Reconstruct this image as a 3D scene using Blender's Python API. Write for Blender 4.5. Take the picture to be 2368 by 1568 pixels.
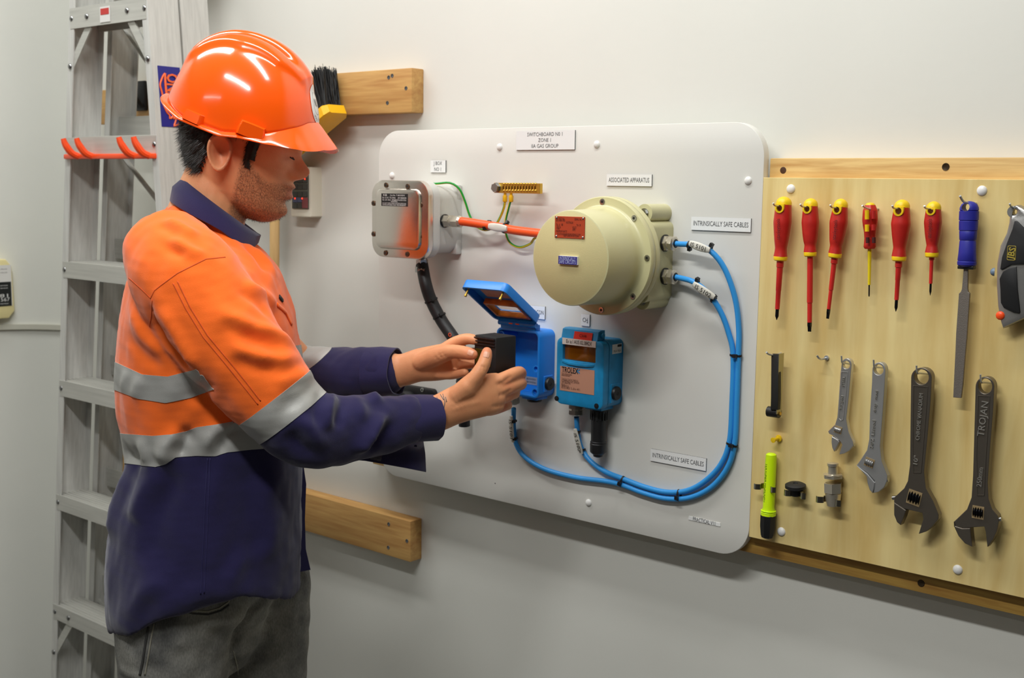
import bpy, bmesh, math, random
import numpy as np
from mathutils import Vector, Matrix
from mathutils.geometry import tessellate_polygon
from mathutils.bvhtree import BVHTree

for o in list(bpy.data.objects): bpy.data.objects.remove(o)
SC = bpy.context.scene
COL = SC.collection
rnd = random.Random(7)
R_ = math.radians

# ---------------------------------------------------------------- camera
# wall_back is the plane Y=0 (X to the right along it, Z up); the camera stands 1.8 m in front of it
FPX, CX, CY = 2772.0, 1184.0, 784.0
YAW, PIT, ROL = R_(40.13), R_(7.38), R_(0.793)
CAM = np.array([0.0, -1.80, 1.60])
_f = np.array([-math.sin(YAW)*math.cos(PIT), math.cos(YAW)*math.cos(PIT), -math.sin(PIT)])
_r = np.array([math.cos(YAW), math.sin(YAW), 0.0]); _u = np.cross(_r, _f)
RT = _r*math.cos(ROL)+_u*math.sin(ROL); UP = -_r*math.sin(ROL)+_u*math.cos(ROL)
cd = bpy.data.cameras.new('camera'); cam = bpy.data.objects.new('camera', cd); COL.objects.link(cam)
cd.sensor_width = 36.0; cd.lens = FPX/2368.0*36.0; cd.clip_start = 0.05
cd.dof.use_dof = True; cd.dof.focus_distance = 1.82; cd.dof.aperture_fstop = 8.5
cam.matrix_world = Matrix(((RT[0], UP[0], -_f[0], CAM[0]), (RT[1], UP[1], -_f[1], CAM[1]), (RT[2], UP[2], -_f[2], CAM[2]), (0, 0, 0, 1)))
SC.camera = cam

# ---------------------------------------------------------------- world, lamps, exposure
w = bpy.data.worlds.new('room_ambient'); SC.world = w; w.use_nodes = True
w.node_tree.nodes['Background'].inputs[0].default_value = (0.95, 0.97, 1.0, 1)
w.node_tree.nodes['Background'].inputs[1].default_value = 0.03
def tube_lamp(name, loc, sx, sy, power, col=(0.985, 1.0, 0.985), rz=0):
    l = bpy.data.lights.new(name, 'AREA'); l.shape = 'RECTANGLE'; l.size = sx; l.size_y = sy
    l.energy = power; l.color = col
    o = bpy.data.objects.new(name, l); COL.objects.link(o); o.location = loc; o.rotation_euler = (0, 0, rz)
    return o
# fluorescent fittings under the ceiling; the rearmost is an added fill
tube_lamp('ceiling_lamp', (-0.80, -1.72, 2.88), 1.25, 0.14, 27)
tube_lamp('ceiling_lamp', (-2.45, -0.80, 2.88), 1.25, 0.14, 12)
tube_lamp('ceiling_lamp', (-1.10, -0.62, 2.88), 1.25, 0.14, 11)
tube_lamp('ceiling_lamp', (-1.6, -3.4, 2.88), 1.25, 0.14, 6)  # unseen fill lamp, added further back to lift the general light
vs = SC.view_settings
vs.view_transform = 'Standard'; vs.look = 'None'; vs.gamma = 1.0; vs.exposure = 0.46; vs.use_curve_mapping = False

# ---------------------------------------------------------------- helpers
def ray(x, y): return _f+RT*(x-CX)/FPX-UP*(y-CY)/FPX
def P(x, y, h):                       # the point of a photo pixel that lies h metres in front of the back wall
    d = ray(x, y); return CAM+d*((-h-CAM[1])/d[1])
def PX(x, y, X):                      # ... that lies in the plane X
    d = ray(x, y); return CAM+d*((X-CAM[0])/d[0])
def proj(p):
    d = np.asarray(p)-CAM; z = d @ _f; return CX+FPX*(d @ RT)/z, CY-FPX*(d @ UP)/z
def lin(c):
    return tuple((v/255/12.92 if v/255 <= 0.04045 else ((v/255+0.055)/1.055)**2.4) for v in c)+(1.0,)

MATS = {}
def mat(name, rgb, rough=0.5, metal=0.0, var=0.0, vscale=20, bump=0.0, bscale=200, coat=0.0, stretch=(1, 1, 1), rgb2=None, spec=0.5, sss=0.0, emit=0.0, trans=0.0):
    if name in MATS: return MATS[name]
    m = bpy.data.materials.new(name); m.use_nodes = True; nt = m.node_tree; b = nt.nodes['Principled BSDF']
    b.inputs['Base Color'].default_value = lin(rgb); b.inputs['Roughness'].default_value = rough
    b.inputs['Metallic'].default_value = metal; b.inputs['Coat Weight'].default_value = coat
    b.inputs['Coat Roughness'].default_value = 0.08
    b.inputs['Specular IOR Level'].default_value = spec
    if trans: b.inputs['Transmission Weight'].default_value = trans
    if sss:
        b.inputs['Subsurface Weight'].default_value = sss; b.inputs['Subsurface Radius'].default_value = (0.012, 0.005, 0.003); b.inputs['Subsurface Scale'].default_value = 0.6
    if emit:
        b.inputs['Emission Color'].default_value = lin(rgb); b.inputs['Emission Strength'].default_value = emit
    if var or bump:
        tc = nt.nodes.new('ShaderNodeTexCoord'); mp = nt.nodes.new('ShaderNodeMapping'); mp.inputs['Scale'].default_value = stretch
        nt.links.new(tc.outputs['Object'], mp.inputs['Vector'])
    if var:
        n = nt.nodes.new('ShaderNodeTexNoise'); n.inputs['Scale'].default_value = vscale; n.inputs['Detail'].default_value = 5
        nt.links.new(mp.outputs[0], n.inputs['Vector'])
        r = nt.nodes.new('ShaderNodeMapRange'); r.inputs[1].default_value = 0.5-0.25; r.inputs[2].default_value = 0.5+0.25
        nt.links.new(n.outputs['Fac'], r.inputs[0])
        mx = nt.nodes.new('ShaderNodeMix'); mx.data_type = 'RGBA'
        c1 = lin(rgb); c2 = lin(rgb2) if rgb2 else tuple(v*(1-var) for v in c1[:3])+(1,)
        mx.inputs[6].default_value = c1; mx.inputs[7].default_value = c2
        if rgb2:
            mu = nt.nodes.new('ShaderNodeMath'); mu.operation = 'MULTIPLY'; mu.inputs[1].default_value = var
            nt.links.new(r.outputs[0], mu.inputs[0]); nt.links.new(mu.outputs[0], mx.inputs[0])
        else: nt.links.new(r.outputs[0], mx.inputs[0])
        nt.links.new(mx.outputs[2], b.inputs['Base Color'])
    if bump:
        n2 = nt.nodes.new('ShaderNodeTexNoise'); n2.inputs['Scale'].default_value = bscale; n2.inputs['Detail'].default_value = 3
        nt.links.new(mp.outputs[0], n2.inputs['Vector'])
        bp = nt.nodes.new('ShaderNodeBump'); bp.inputs['Strength'].default_value = bump; bp.inputs['Distance'].default_value = 0.002
        nt.links.new(n2.outputs['Fac'], bp.inputs['Height']); nt.links.new(bp.outputs[0], b.inputs['Normal'])
    MATS[name] = m; return m
def wood(name, c1, c2, axis='X', scale=1.0, rough=0.6, knots=False):
    m = bpy.data.materials.new(name); m.use_nodes = True; nt = m.node_tree; b = nt.nodes['Principled BSDF']
    b.inputs['Roughness'].default_value = rough
    tc = nt.nodes.new('ShaderNodeTexCoord'); mp = nt.nodes.new('ShaderNodeMapping')
    mp.inputs['Scale'].default_value = {'X': (0.9, 9, 14), 'Z': (11, 9, 0.9), 'P': (5.5, 5, 0.8)}[axis]
    nt.links.new(tc.outputs['Object'], mp.inputs['Vector'])
    n = nt.nodes.new('ShaderNodeTexNoise'); n.inputs['Scale'].default_value = 3.2*scale; n.inputs['Detail'].default_value = 6; n.inputs['Distortion'].default_value = 2.2 if axis == 'P' else 1.2
    nt.links.new(mp.outputs[0], n.inputs['Vector'])
    n2 = nt.nodes.new('ShaderNodeTexNoise'); n2.inputs['Scale'].default_value = 14*scale; n2.inputs['Detail'].default_value = 3
    nt.links.new(mp.outputs[0], n2.inputs['Vector'])
    cr = nt.nodes.new('ShaderNodeValToRGB'); e = cr.color_ramp.elements
    e[0].position = 0.30; e[0].color = lin(c2); e[1].position = 0.62; e[1].color = lin(c1)
    ad = nt.nodes.new('ShaderNodeMath'); ad.operation = 'MULTIPLY_ADD'; ad.inputs[1].default_value = 0.35; 
    nt.links.new(n2.outputs['Fac'], ad.inputs[0]); 
    s = nt.nodes.new('ShaderNodeMath'); s.operation = 'MULTIPLY'; s.inputs[1].default_value = 0.66
    nt.links.new(n.outputs['Fac'], s.inputs[0]); nt.links.new(s.outputs[0], ad.inputs[2])
    nt.links.new(ad.outputs[0], cr.inputs[0]); nt.links.new(cr.outputs[0], b.inputs['Base Color'])
    bp = nt.nodes.new('ShaderNodeBump'); bp.inputs['Strength'].default_value = 0.12; bp.inputs['Distance'].default_value = 0.001
    nt.links.new(n2.outputs['Fac'], bp.inputs['Height']); nt.links.new(bp.outputs[0], b.inputs['Normal'])
    return m

ORG = {}
def empty(name, loc):
    o = bpy.data.objects.new(name, None); COL.objects.link(o); o.location = tuple(loc); o.empty_display_size = 0.03
    ORG[o.name] = np.array(loc, float); return o
def tag(o, label, cat=None, group=None, kind=None):
    if label: o['label'] = label
    if cat: o['category'] = cat
    if group: o['group'] = group
    if kind: o['kind'] = kind
    return o
def obj(name, V, F, m, parent=None, smooth=35, mi=None):
    """V in world coordinates; one mesh object, its origin on its thing's base."""
    V = np.asarray(V, float).reshape(-1, 3)
    if parent is not None: org = ORG[parent.name]
    else: org = np.array([(V[:, 0].min()+V[:, 0].max())/2, (V[:, 1].min()+V[:, 1].max())/2, V[:, 2].min()])
    me = bpy.data.meshes.new(name); me.from_pydata([tuple(v) for v in (V-org)], [], [tuple(f) for f in F]); me.update()
    ms = m if isinstance(m, (list, tuple)) else [m]
    for x in ms: me.materials.append(x)
    if mi is not None: me.polygons.foreach_set('material_index', np.asarray(mi, dtype=np.int32))
    o = bpy.data.objects.new(name, me); COL.objects.link(o)
    if parent is not None: o.parent = parent
    else: o.location = tuple(org)
    ORG[o.name] = org
    bm = bmesh.new(); bm.from_mesh(me); bmesh.ops.recalc_face_normals(bm, faces=bm.faces); bm.to_mesh(me); bm.free()
    if smooth is not None:
        me.shade_smooth()
        if smooth < 180: me.set_sharp_from_angle(angle=R_(smooth))
    return o
def join(*parts):
    V = []; F = []; n = 0
    for v, f in parts:
        v = np.asarray(v, float).reshape(-1, 3); V.append(v); F += [tuple(i+n for i in q) for q in f]; n += len(v)
    return np.concatenate(V), F
def xf(part, M3=None, t=(0, 0, 0)):
    v, f = part; v = np.asarray(v, float).reshape(-1, 3)
    if M3 is not None: v = v @ np.asarray(M3).T
    return v+np.asarray(t), f
def box(a, b):
    (x0, y0, z0), (x1, y1, z1) = a, b
    V = [(x, y, z) for x in (x0, x1) for y in (y0, y1) for z in (z0, z1)]
    return V, [(0, 1, 3, 2), (4, 6, 7, 5), (0, 4, 5, 1), (2, 3, 7, 6), (0, 2, 6, 4), (1, 5, 7, 3)]
def rbox(c, s, r=0.002, seg=2):
    bm = bmesh.new(); bmesh.ops.create_cube(bm, size=1.0)
    for v in bm.verts: v.co = Vector((v.co.x*s[0], v.co.y*s[1], v.co.z*s[2]))
    if r > 0: bmesh.ops.bevel(bm, geom=list(bm.edges), offset=r, segments=seg, affect='EDGES', profile=0.5)
    bm.verts.index_update()
    V = np.array([tuple(v.co) for v in bm.verts])+np.asarray(c, float); F = [tuple(v.index for v in f.verts) for f in bm.faces]; bm.free()
    return V, F
def frame(d, up=(0, 0, 1)):
    d = np.asarray(d, float); d = d/np.linalg.norm(d); up = np.asarray(up, float)
    if abs(d @ up) > 0.95: up = np.array([0, 1.0, 0]) if abs(d[1]) < 0.9 else np.array([1.0, 0, 0])
    a = np.cross(up, d); a /= np.linalg.norm(a); b = np.cross(d, a); return a, b, d
def loft(rings, caps=True, closed=False):
    n = len(rings[0]); V = np.concatenate([np.asarray(r, float) for r in rings]); F = []; m = len(rings)
    for i in range(m if closed else m-1):
        j = (i+1) % m
        for k in range(n): F.append((i*n+k, i*n+(k+1) % n, j*n+(k+1) % n, j*n+k))
    if caps and not closed: F.append(tuple(range(n))[::-1]); F.append(tuple((m-1)*n+k for k in range(n)))
    return V, F
def circ(c, a, b, ra, rb=None, n=16, ph=0.0):
    rb = ra if rb is None else rb; t = np.linspace(0, 2*math.pi, n, endpoint=False)+ph
    return np.asarray(c, float)+np.outer(np.cos(t)*ra, a)+np.outer(np.sin(t)*rb, b)
def cyl(p, q, r, r2=None, n=16, caps=True, ph=0.0):
    p = np.asarray(p, float); q = np.asarray(q, float); a, b, d = frame(q-p); r2 = r if r2 is None else r2
    return loft([circ(p, a, b, r, n=n, ph=ph), circ(q, a, b, r2, n=n, ph=ph)], caps)
def lathe(p, q, prof, n=24):
    """prof: (t along p->q in metres, radius)"""
    p = np.asarray(p, float); q = np.asarray(q, float); a, b, d = frame(q-p)
    return loft([circ(p+d*t, a, b, max(r, 1e-5), n=n) for t, r in prof])
def spline(pts, step=0.006):
    p = np.asarray(pts, float); p = np.vstack([2*p[0]-p[1], p, 2*p[-1]-p[-2]]); out = []
    for i in range(1, len(p)-2):
        L = np.linalg.norm(p[i+1]-p[i]); k = max(2, int(L/step))
        for t in np.linspace(0, 1, k, endpoint=False):
            out.append(0.5*((2*p[i])+(-p[i-1]+p[i+1])*t+(2*p[i-1]-5*p[i]+4*p[i+1]-p[i+2])*t*t+(-p[i-1]+3*p[i]-3*p[i+1]+p[i+2])*t**3))
    out.append(p[-2]); return np.array(out)
def tube(pts, r, n=10, step=0.006, smooth=True, caps=True):
    q = spline(pts, step) if smooth else np.asarray(pts, float)
    rr = np.full(len(q), r) if np.isscalar(r) else np.interp(np.linspace(0, 1, len(q)), np.linspace(0, 1, len(r)), r)
    T = np.gradient(q, axis=0); T /= np.linalg.norm(T, axis=1)[:, None]
    a, b, _ = frame(T[0]); rings = []
    for i in range(len(q)):
        a = a-T[i]*(a @ T[i]); a /= np.linalg.norm(a); b = np.cross(T[i], a)
        rings.append(circ(q[i], a, b, rr[i], n=n))
    return loft(rings, caps)
def poly_offset(pts, d):
    p = np.asarray(pts, float); A = 0.5*np.sum(p[:, 0]*np.roll(p[:, 1], -1)-np.roll(p[:, 0], -1)*p[:, 1])
    e = np.roll(p, -1, 0)-p; e /= np.maximum(np.linalg.norm(e, axis=1), 1e-9)[:, None]
    n = np.stack([-e[:, 1], e[:, 0]], 1)*(1 if A > 0 else -1)
    m = n+np.roll(n, 1, 0); l = np.maximum((m*m).sum(1), 0.5)
    return p+m*(2*d/l)[:, None]
def prism(outline, yb, yf, bev=0.0, holes=(), bevb=0.0):
    """outline (X, Z) points; solid from Y=yb (back) to Y=yf (front, smaller), front edge bevelled"""
    def loops(d): return [poly_offset(outline, d)]+[poly_offset(h, -d) for h in holes]
    sg = -1 if yf < yb else 1
    st = [(bevb, yb)]+([(0, yb+sg*bevb)] if bevb else [])+([(0, yf-sg*bev), (bev*0.3, yf-sg*bev*0.3)] if bev else [])+[(bev, yf)]
    V = []; F = []; nn = [len(outline)]+[len(h) for h in holes]; tot = sum(nn)
    for d, y in st:
        for L in loops(d): V += [(q[0], y, q[1]) for q in L]
    for s in range(len(st)-1):
        o = 0
        for k in nn:
            for i in range(k): F.append((s*tot+o+i, s*tot+o+(i+1) % k, (s+1)*tot+o+(i+1) % k, (s+1)*tot+o+i))
            o += k
    for s in (0, len(st)-1):
        ls = loops(st[s][0]); tri = tessellate_polygon([[Vector((q[0], q[1], 0)) for q in L] for L in ls])
        F += [tuple(s*tot+i for i in t) for t in tri]
    return np.array(V), F
def rrect(x0, x1, z0, z1, r, n=6):
    out = []
    for cx, cz, a0 in ((x1-r, z1-r, 0), (x0+r, z1-r, 90), (x0+r, z0+r, 180), (x1-r, z0+r, 270)):
        for k in range(n+1):
            a = R_(a0+90*k/n); out.append((cx+r*math.cos(a), cz+r*math.sin(a)))
    return out
def circle2(cx, cz, r, n=20, rz=None): return [(cx+r*math.cos(2*math.pi*k/n), cz+(rz or r)*math.sin(2*math.pi*k/n)) for k in range(n)]
def dome(c, nrm, r, hgt, n=16, k=5):
    c = np.asarray(c, float); a, b, d = frame(nrm)
    rings = [circ(c+d*hgt*math.sin(t), a, b, r*math.cos(t) if t < 1.55 else 1e-5, n=n) for t in np.linspace(0, math.pi/2, k)]
    return loft(rings)
def text(s, o, xa, ya, height, m, parent, width=None, align='CENTER', name='lettering', depth=0.0, bold=0.0):
    cu = bpy.data.curves.new('t', 'FONT'); cu.body = s; cu.align_x = align; cu.align_y = 'CENTER'; cu.size = 1.0; cu.resolution_u = 2; cu.offset = bold
    if depth: cu.extrude = depth/height
    t = bpy.data.objects.new('t', cu); COL.objects.link(t); dg = bpy.context.evaluated_depsgraph_get()
    me = bpy.data.meshes.new_from_object(t.evaluated_get(dg)); bpy.data.objects.remove(t); bpy.data.curves.remove(cu)
    V = np.array([tuple(v.co) for v in me.vertices]); F = [tuple(p.vertices) for p in me.polygons]; bpy.data.meshes.remove(me)
    if len(V) == 0: return None
    sx = height*1.35; sy = height*1.35
    if width: sx = width/max(1e-6, V[:, 0].max()-V[:, 0].min())
    xa = np.asarray(xa, float); ya = np.asarray(ya, float); na = np.cross(xa, ya)
    W = np.asarray(o, float)+np.outer(V[:, 0]*sx, xa)+np.outer(V[:, 1]*sy, ya)+np.outer(V[:, 2]*height, na)
    return obj(name, W, F, m, parent, smooth=None)
AX = (np.array([1.0, 0, 0]), np.array([0, 0, 1.0]))
def hexa(p, q, r, parent=None): return cyl(p, q, r, n=6)
# ================================================================= the room
M_wall = mat('wall_paint', (228, 227, 219), rough=0.55, var=0.05, vscale=3, bump=0.06, bscale=90)
M_wall2 = mat('wall_panel_paint', (224, 224, 216), rough=0.5, var=0.06, vscale=4, bump=0.05, bscale=60)
M_wall3 = mat('grey_wall_paint', (112, 112, 108), rough=0.6)
M_floor = mat('concrete_floor', (92, 90, 86), rough=0.7, var=0.25, vscale=6)
M_ceil = mat('ceiling_paint', (228, 228, 222), rough=0.8)
XL = -3.33; CR = 0.26
def struct(name, part, m):
    o = obj(name, part[0], part[1], m, None, smooth=None); o['kind'] = 'structure'; return o
struct('floor', box((XL-0.1, -5.0, -0.1), (3.2, 0.1, 0.0)), M_floor)
struct('ceiling', box((XL-0.1, -5.0, 2.95), (3.2, 0.1, 3.05)), M_ceil)
struct('wall_right', box((3.2, -5.0, 0.0), (3.3, 0.1, 2.95)), M_wall3)
struct('wall_front', box((XL-0.1, -5.1, 0.0), (3.2, -5.0, 2.95)), M_wall3)
struct('wall_back', box((XL+CR, 0.0, 0.0), (3.2, 0.1, 2.95)), M_wall)
cove = [(XL+CR-CR*math.cos(a), -CR+CR*math.sin(a)) for a in np.linspace(0, math.pi/2, 14)]
def cove_path(d): return [(XL+d, -5.0)]+[(XL+CR-(CR-d)*math.cos(a), -CR+(CR-d)*math.sin(a)) for a in np.linspace(0, math.pi/2, 14)]
def ribbon(d0, d1, z0, z1):
    A, B = cove_path(d0), cove_path(d1)[::-1]; loop = A+B
    return loft([[(x, y, z) for x, y in loop] for z in (z0, z1)], caps=False) if False else join(*[([(A[i][0], A[i][1], z0), (A[i+1][0], A[i+1][1], z0), (A[i+1][0], A[i+1][1], z1), (A[i][0], A[i][1], z1)]+[(C[i][0], C[i][1], z0), (C[i+1][0], C[i+1][1], z0), (C[i+1][0], C[i+1][1], z1), (C[i][0], C[i][1], z1)], [(0, 1, 2, 3), (4, 5, 6, 7), (0, 1, 5, 4), (3, 2, 6, 7)]+([(0, 3, 7, 4)] if i == 0 else [])+([(1, 2, 6, 5)] if i == len(A)-2 else [])) for C in [cove_path(d1)] for i in range(len(A)-1)])
def smooth_struct(name, part, m):
    V, F = part; V = np.asarray(V, float); key = {}; idx = []; nv = []
    for v in V:
        t = tuple(np.round(v, 5))
        if t not in key: key[t] = len(nv); nv.append(v)
        idx.append(key[t])
    o = obj(name, np.array(nv), [tuple(idx[i] for i in f) for f in F], m, None, smooth=35); o['kind'] = 'structure'; return o
smooth_struct('wall_left', ribbon(0.0, -0.08, 0.0, 2.95), M_wall2)
smooth_struct('trim_1', ribbon(0.012, -0.002, 1.168, 1.182), mat('trim_flashing', (196, 194, 180), 0.4))

# ================================================================= step ladder, folded, standing against the back wall
M_alu = mat('ladder_aluminium', (218, 217, 212), rough=0.45, metal=0.12, var=0.22, vscale=5, stretch=(30, 30, 0.8), bump=0.05, bscale=40)
M_alu2 = mat('ladder_aluminium_step', (206, 205, 198), rough=0.42, metal=0.35, var=0.22, vscale=6, stretch=(1, 25, 25))
M_rivet = mat('rivet_steel', (150, 150, 150), rough=0.3, metal=1)
M_orange_pl = mat('orange_plastic', (255, 84, 30), rough=0.35)
lad = empty('step_ladder', (-2.55, -0.16, 0)); tag(lad, 'tall folded aluminium step ladder leaning by the back wall behind the worker', 'ladder')
def xl(z): return -2.728-0.118*(1.85-z)
def xr(z): return -2.372+0.085*(1.85-z)
ZT = 2.62
def rail(side, yf, yb, z0, z1, dx=0.0, fl=0.024, t=0.003):
    """C channel: web on the outer side, flanges pointing to the ladder's middle"""
    fx = (lambda z: xl(z)+dx) if side < 0 else (lambda z: xr(z)-dx)
    s = 1 if side < 0 else -1
    prof = [(0, yf), (s*fl, yf), (s*fl, yf+t), (s*t, yf+t), (s*t, yb-t), (s*fl, yb-t), (s*fl, yb), (0, yb)]
    return loft([[(fx(z)+a, y, z) for a, y in prof] for z in (z0, z1)])
obj('front_rail', *rail(-1, -0.242, -0.162, 0.03, ZT), M_alu, lad, None)
obj('front_rail', *rail(1, -0.242, -0.162, 0.03, ZT), M_alu, lad, None)
obj('rear_rail', *rail(-1, -0.155, -0.080, 0.03, ZT-0.1, 0.028, 0.02), M_alu, lad, None)
obj('rear_rail', *rail(1, -0.155, -0.080, 0.03, ZT-0.1, 0.002, 0.02), M_alu, lad, None)
M_rub = mat('black_rubber', (26, 26, 27), rough=0.6)
for s in (-1, 1):
    x = xl(0) if s < 0 else xr(0)
    obj('rubber_foot', *rbox((x-s*0.012, -0.2, 0.02), (0.04, 0.1, 0.04), 0.004), M_rub, lad)
    obj('rubber_foot', *rbox((x-s*0.03, -0.117, 0.02), (0.035, 0.085, 0.04), 0.004), M_rub, lad)
steps = [2.0-0.3035*k for k in range(-1, 7)]
for i, z in enumerate(steps):
    x0, x1 = xl(z)+0.003, xr(z)-0.003
    hh = 0.048 if i == 1 else 0.040
    parts = [box((x0, -0.243, z-hh), (x1, -0.240, z)), box((x0, -0.240, z-0.003), (x1, -0.166, z)), box((x0, -0.169, z-hh), (x1, -0.166, z-0.003))]
    for k in range(7): parts.append(box((x0+0.01, -0.236+k*0.0105, z), (x1-0.01, -0.231+k*0.0105, z+0.002)))
    obj('step', *join(*parts), M_alu2, lad, None)
    zc = z-hh/2
    for s in (-1, 1):
        xx = xl(zc)+0.012 if s < 0 else xr(zc)-0.012
        obj('rivet', *dome((xx, -0.2425, zc), (0, -1, 0), 0.007, 0.004, 10, 4), M_rivet, lad)
    # braces under the top visible tread and under the low treads
    if i in (1, 6):
        for s in (-1, 1):
            xa = x0+0.075 if s < 0 else x1-0.075; xb = xl(z-0.13)+0.012 if s < 0 else xr(z-0.13)-0.012
            p = np.array([xa, -0.235, z-hh+0.005]); q = np.array([xb, -0.238, z-0.135])
            a, b, d = frame(q-p, (0, 1, 0)); obj('brace', *loft([[p+a*w_+b*h_ for w_, h_ in ((-.011, -.002), (.011, -.002), (.011, .002), (-.011, .002))], [q+a*w_+b*h_ for w_, h_ in ((-.011, -.002), (.011, -.002), (.011, .002), (-.011, .002))]]), M_alu2, lad, None)
            obj('rivet', *dome((xa, -0.2435, z-hh/2), (0, -1, 0), 0.007, 0.004, 10, 4), M_rivet, lad)
            obj('rivet', *dome((xb, -0.2435, z-0.135), (0, -1, 0), 0.007, 0.004, 10, 4), M_rivet, lad)
    # rear cross bar and rear diagonal
    zr = z+0.055
    xa, xb = xl(zr)+0.031, xr(zr)-0.005
    obj('rear_bar', *box((xa, -0.118, zr-0.05), (xb, -0.115, zr)), M_alu2, lad, None)
    p = np.array([xa+0.02, -0.125, zr+0.235]); q = np.array([xb-0.06, -0.125, zr])
    obj('rear_brace', *join(*[xf(cyl(p, q, 0.006, n=6))]), M_alu2, lad)
obj('top_cap', *rbox(((xl(ZT)+xr(ZT))/2, -0.16, ZT+0.02), (xr(ZT)-xl(ZT)+0.03, 0.2, 0.04), 0.008), mat('ladder_cap', (210, 90, 40), 0.5), lad)
# orange tool hook strip under a tread
zs = steps[2]-0.040
x0, x1 = xl(zs)+0.006, xr(zs)-0.006
st = obj('tool_hook_strip', *rbox(((x0+x1)/2, -0.243, zs-0.006), (x1-x0, 0.016, 0.012), 0.003), M_orange_pl, lad)
st['label'] = 'orange plastic tool hook strip'
for px_, py_ in ((175, 345), (206, 345), (304, 343), (338, 343)):
    c = P(px_, py_, 0.25)
    obj('peg', *tube([(c[0]+0.006, -0.246, zs-0.006), (c[0]+0.002, -0.262, zs+0.002), (c[0]-0.004, -0.274, zs+0.022), (c[0]-0.006, -0.278, zs+0.036)], [0.008, 0.0085, 0.0085, 0.006], 10, 0.004), M_orange_pl, st)
# warning label on the top visible tread
wl = obj('warning_label', *box((P(231, 20, .244)[0], -0.2446, 1.957), (P(254, 20, .244)[0], -0.2434, 1.992)), mat('label_white', (226, 224, 220), 0.5), lad, None)
obj('red_panel', *box((P(233, 20, .244)[0], -0.2452, 1.974), (P(252, 20, .244)[0], -0.2446, 1.988)), mat('label_red', (196, 50, 45), 0.5), wl, None)
# sticker on the outer web of the right rail: rhino head outline with its name up the side
ck = [PX(361, 151, xr(1.83)), PX(416, 158, xr(1.83)), PX(420, 297, xr(1.7)), PX(366, 293, xr(1.7))]
Y0, Y1 = -0.228, -0.170; ZS0, ZS1 = ck[2][2]+0.002, ck[0][2]
def skx(z): return xr(z)+0.0006
def stk(a, b, lift=0.0): z = ZS1-(ZS1-ZS0)*b; return (skx(z)+lift, Y0+(Y1-Y0)*a, z)    # a to the back 0..1, b downwards 0..1
sk = obj('sticker', *loft([[stk(0, 0), stk(1, 0), stk(1, 1), stk(0, 1)], [stk(0, 0, .0005), stk(1, 0, .0005), stk(1, 1, .0005), stk(0, 1, .0005)]]), mat('sticker_blue', (34, 32, 132), 0.4), lad, None)
sk['label'] = 'blue sticker with an orange animal head outline'
M_so = mat('sticker_orange', (255, 110, 52), 0.4)
def sline(pts, wd=0.0042): return tube([stk(a, b, 0.001) for a, b in pts], wd/2, 6, 0.004)
obj('emblem', *join(sline([(.30, .12), (.2, .17), (.08, .27), (.05, .33), (.1, .42), (.14, .52), (.17, .58), (.14, .63), (.2, .70), (.28, .77), (.38, .81), (.38, .86), (.46, .85), (.5, .82), (.56, .86), (.62, .83), (.66, .86), (.6, .93), (.55, .98), (.75, .95), (.88, .9), (.97, .84)], 0.0045),
    sline([(.3, .12), (.29, .3), (.31, .5), (.34, .68)], 0.006), sline([(.92, .12), (.94, .4), (.95, .7)], 0.006)), M_so, sk)
text('RHINO', np.array(stk(0.62, 0.42, 0.0012)), (0, 0, 1), (0, -1, 0), 0.030, M_so, sk, width=(ZS1-ZS0)*0.60, bold=0.03)

# ================================================================= things on the left wall
M_cream = mat('cream_plastic', (232, 218, 160), rough=0.4)
cn = empty('soap_canister', (XL+0.03, PX(0, 735, XL+.06)[1], PX(0, 735, XL+.06)[2])); tag(cn, 'cream plastic canister with black and white label hung on left wall', 'canister')
yb_ = PX(33, 660, XL+.06)[1]; ya = yb_-.24; z0, z1 = PX(10, 737, XL+.06)[2], PX(10, 600, XL+.06)[2]; zt = PX(8, 575, XL+.06)[2]
out = [(ya, z0+.02), (ya+.018, z0), (yb_-.018, z0), (yb_, z0+.02), (yb_-.004, z1-.02), (yb_-.02, z1), (ya+.02, z1), (ya+.004, z1-.02)]
def xprism(out, xb, xfr, bev):
    V, F = prism(out, xb, xfr, bev); V = np.array(V)[:, [1, 0, 2]]; return V, F
obj('body', *xprism(out, XL+.0, XL+.06, .006), M_cream, cn)
obj('cap', *cyl((XL+.03, (ya+yb_)/2+.02, z1-.002), (XL+.03, (ya+yb_)/2+.02, zt), .022, n=20), M_cream, cn)
lz0, lz1 = PX(10, 708, XL+.06)[2], PX(10, 613, XL+.06)[2]
lb = obj('label', *box((XL+.0602, ya+.012, lz0), (XL+.0610, yb_-.008, lz1)), mat('label_white', (0, 0, 0)), cn, None)
zm = PX(10, 652, XL+.06)[2]
obj('label_panel', *box((XL+.0610, ya+.012, lz0), (XL+.0614, yb_-.010, zm)), mat('label_black', (18, 22, 22), 0.4), lb, None)
M_w = mat('print_white', (225, 225, 222), 0.5); M_k = mat('print_black', (25, 25, 28), 0.5); M_g = mat('print_grey', (120, 120, 120), 0.5)
for s, dy_, hh in (('0981', 689-5, .010), ('123 567', 693, .011)):
    c = PX(12, dy_, XL+.0616); text(s, (XL+.0616, yb_-.045, c[2]), (0, 1, 0), (0, 0, 1), hh, M_w, lb, width=.055)
for py_ in (660, 666, 702): c = PX(12, py_, XL+.0616); text('industrial services', (XL+.0616, yb_-.045, c[2]), (0, 1, 0), (0, 0, 1), .004, M_w, lb, width=.05)
for py_ in (622, 630): c = PX(12, py_, XL+.0616); text('we come to the job', (XL+.0616, yb_-.045, c[2]), (0, 1, 0), (0, 0, 1), .004, M_g, lb, width=.05)

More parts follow.
